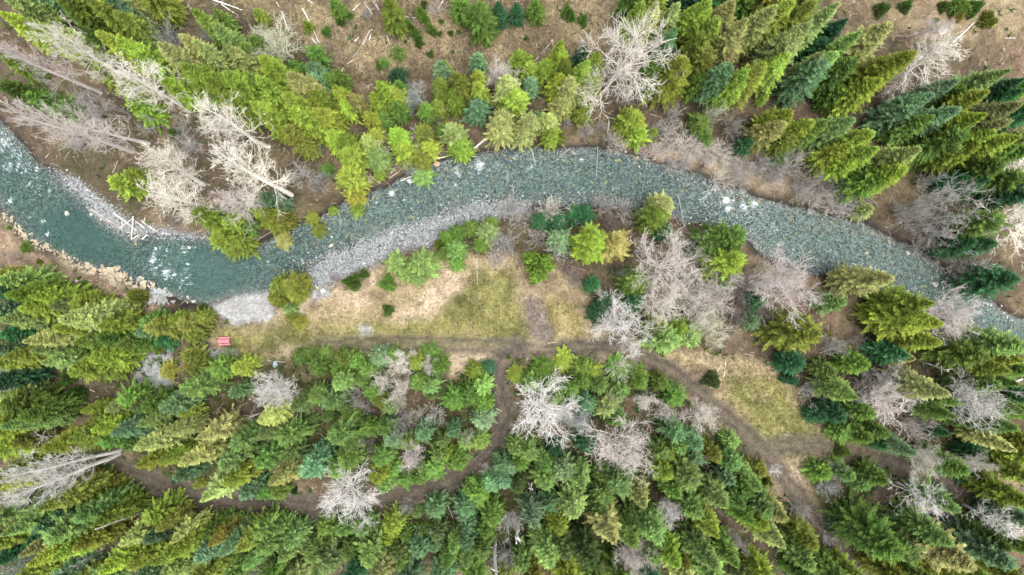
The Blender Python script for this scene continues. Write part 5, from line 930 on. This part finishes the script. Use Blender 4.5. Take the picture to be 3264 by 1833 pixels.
for k, txt in STN.items():
    for q in txt.split(';'):
        x, y, r, c = q.split(); r = float(r)
        if r < 5 or n_st >= 298: continue
        X, Y = at(*src(k, float(x), float(y)), WATER); inr = riv(X, Y) > .25; s = r / 41 * 1.5 * rng.uniform(.8, 1.25)
        if inr: z = max(gz(X, Y), WATER - .28 * s)
        else: z = gz(X, Y)
        if c == 'w' and inr: z = max(z, WATER - .1 * s)
        col = lin(*SC_[c]) * KE * rng.uniform(.8, 1.15) * (.85 if inr and c != 'w' else 1.0)
        if inr and z > gz(X, Y):                  # seated on the bed, its top just breaking the surface
            top_, bot_ = z + .42 * s, gz(X, Y) - .06
            o = rock('stone', SETTING['riverbed'], X, Y, s, tuple(col), 0, .9, z=(top_ + bot_) / 2); o.scale.z = (top_ - bot_) / .92; o.rotation_euler.x = o.rotation_euler.y = 0; n_st += 1; continue
        o = rock('stone', SETTING['riverbed'] if inr else SETTING['gravel_bar'], X, Y, s, tuple(col), 0, .9, z=z); n_st += 1
# little row of stones by the lawn
for i in range(8):
    X, Y = at(*src('E', 1570 + rng.normal(0, 8), 1140 + i * 15)); rock('stone', SETTING['meadow'], X, Y, rng.uniform(.2, .38), tuple(lin(206, 196, 180) * KE * rng.uniform(.6, 1.1)))

# ------------------------------------------------------------------ red picnic table
def box(name, parent, sx, sy, sz, loc, mat, rot=(0, 0, 0), bev=.012):
    bm = bmesh.new(); bmesh.ops.create_cube(bm, size=1)
    for v in bm.verts: v.co = Vector((v.co.x * sx, v.co.y * sy, v.co.z * sz))
    bmesh.ops.bevel(bm, geom=bm.edges, offset=bev, segments=1, affect='EDGES')
    me = bpy.data.meshes.new(name); bm.to_mesh(me); bm.free(); me.materials.append(mat)
    return link(name, me, parent, loc, rot)
X, Y = at(712, 1088, .7)
tb = tag(link('picnic_table', None, None, (X, Y, gz(X, Y)), (0, 0, math.radians(2.5))), 'red wooden picnic table with attached benches on the lawn', 'picnic table')
top = link('table_top', None, tb, (0, 0, .76)); LT = 2.15
for i in range(4): box('plank', top, LT, .158, .04, (rng.normal(0, .004), (i - 1.5) * .166, 0), M_RED)
for s in (-1, 1):
    box('bench', tb, LT, .25, .04, (.06, s * .62, .46), M_RED)
    x = s * .72
    box('crossbar', tb, .045, 1.42, .09, (x, 0, .395), M_RED); box('crossbar', tb, .045, .62, .08, (x, 0, .69), M_RED)
    for q in (-1, 1): box('leg', tb, .045, .09, .92, (x + .05, q * .42, .36), M_RED, (q * .55, 0, 0))
# ------------------------------------------------------------------ the planked garden trough
g0 = at(*src('G', 75, 550)); gd = tag(link('garden_bed', None, None, (*g0, gz(*g0))), 'long narrow garden bed framed in old planks beside the round bush', 'garden bed')
def pl_(name, a, b, wd, hh):
    A_ = Vector((*at(*src('G', *a)), 0)); B_ = Vector((*at(*src('G', *b)), 0)); m = (A_ + B_) / 2; d = B_ - A_
    o = box(name, gd, d.length, wd, hh, (m.x - g0[0], m.y - g0[1], gz(m.x, m.y) - gz(*g0) + hh * .3), M_PLANK, (0, 0, math.atan2(d.y, d.x)))
for a, b in (((70, 560), (100, 630)), ((108, 545), (150, 640)), ((100, 630), (130, 700)), ((150, 640), (180, 720)), ((180, 720), (212, 785)), ((140, 720), (172, 795)), ((172, 800), (205, 855)), ((64, 552), (106, 543)), ((172, 797), (210, 782))):
    pl_('plank', a, b, .09, .38)

# ------------------------------------------------------------------ labels
from collections import defaultdict
bare_np = np.array(BARE_XY)
groups = defaultdict(list)
for o, X, Y, h, cat, pl in ALLT:
    a, b, c, d = o['_k']; del o['_k']
    groups[(cat, f'{a} {b} {c}', d)].append((o, X, Y, h))
LM = [('the red picnic table', *at(712, 1088)), ('the log jam', *at(400, 730)), ('the tan boulder', *at(*src('B', 1425, 1255))), ('the grey boulder', *at(*src('C', 550, 1170))), ('the garden bed', *at(*src('G', 120, 660)))]
NOUN = {'conifer': 'conifer', 'small conifer': 'conifer'}
SHORT = {'conifer': 'conifer', 'small conifer': 'small conifer', 'shrub': 'shrub', 'bare tree': 'bare tree', 'bare shrub': 'bare shrub', 'sapling': 'sapling', 'log': 'log', 'snag': 'snag'}
TX = np.array([(t[1], t[2]) for t in ALLT]); COLW = {}
for (cat, txt, pl), lst in groups.items():
    for o, X, Y, h in lst: COLW[o.name] = (o, cat, txt)
def extra(o, X, Y, h, cat):
    dr = riv(X, Y); j = min(max(int((Y + GY) / GS), 0), NYg - 1); i = min(max(int((X + GX) / GS), 0), NXg - 1)
    if dr > 0: return 'in the water'
    if dr > -2.5: return 'at the waterline'
    if trk[j, i] > -1.6: return 'beside the track'
    if zone_id[j, i] == 1: return 'on open grass'
    return ''
def neighbour(o, X, Y, cat, txt):
    dd = np.hypot(TX[:, 0] - X, TX[:, 1] - Y)
    for q in np.argsort(dd)[1:9]:
        if dd[q] > 6: break
        o2, c2, t2 = COLW[ALLT[q][0].name]
        if (c2, t2) != (cat, txt):
            w_ = t2.split(); col = next((v for v in sorted(list(CNAME.values()) + list(BNAME.values()) + list(LN2.values()), key=len, reverse=True) if v in t2), '')
            return f'beside {"an" if col[:1] in "ao" and col[:1] == "o" else "a"} {col} {SHORT[c2]}'
    return ''
def fit(parts):
    parts = [p for p in parts if p]; lab = ' '.join(parts)
    return lab
for (cat, txt, pl), lst in groups.items():
    subs = defaultdict(list)
    for o, X, Y, h in lst: subs[extra(o, X, Y, h, cat) if len(lst) > 1 else ''].append((o, X, Y, h))
    fin = {}
    for ex, os_ in subs.items():
        for o, X, Y, h in os_:
            fin[o] = (ex, neighbour(o, X, Y, cat, txt) if len(os_) > 1 else '')
    for o, (ex, nb) in fin.items():
        for cand in ((txt, NOUN.get(cat, ''), ex, nb, pl), (txt, NOUN.get(cat, ''), nb or ex, pl), (txt, NOUN.get(cat, ''), nb or ex, ' '.join(pl.split()[-5:]) if False else ''), (txt, NOUN.get(cat, ''), pl)):
            lab = ' '.join(w_ for w_ in cand if w_)
            if len(lab.split()) <= 16: break
        tag(o, lab, cat, f'{cat}s {pl}')
# a label may be shared only inside one group
seen = {}
for o, X, Y, h, cat, pl in ALLT:
    k_ = o['label']; seen.setdefault(k_, o['group']); o['group'] = seen[k_]
print('objects', len(bpy.data.objects), 'tris', sum(len(p.polygons) for p in bpy.data.meshes) * 2)
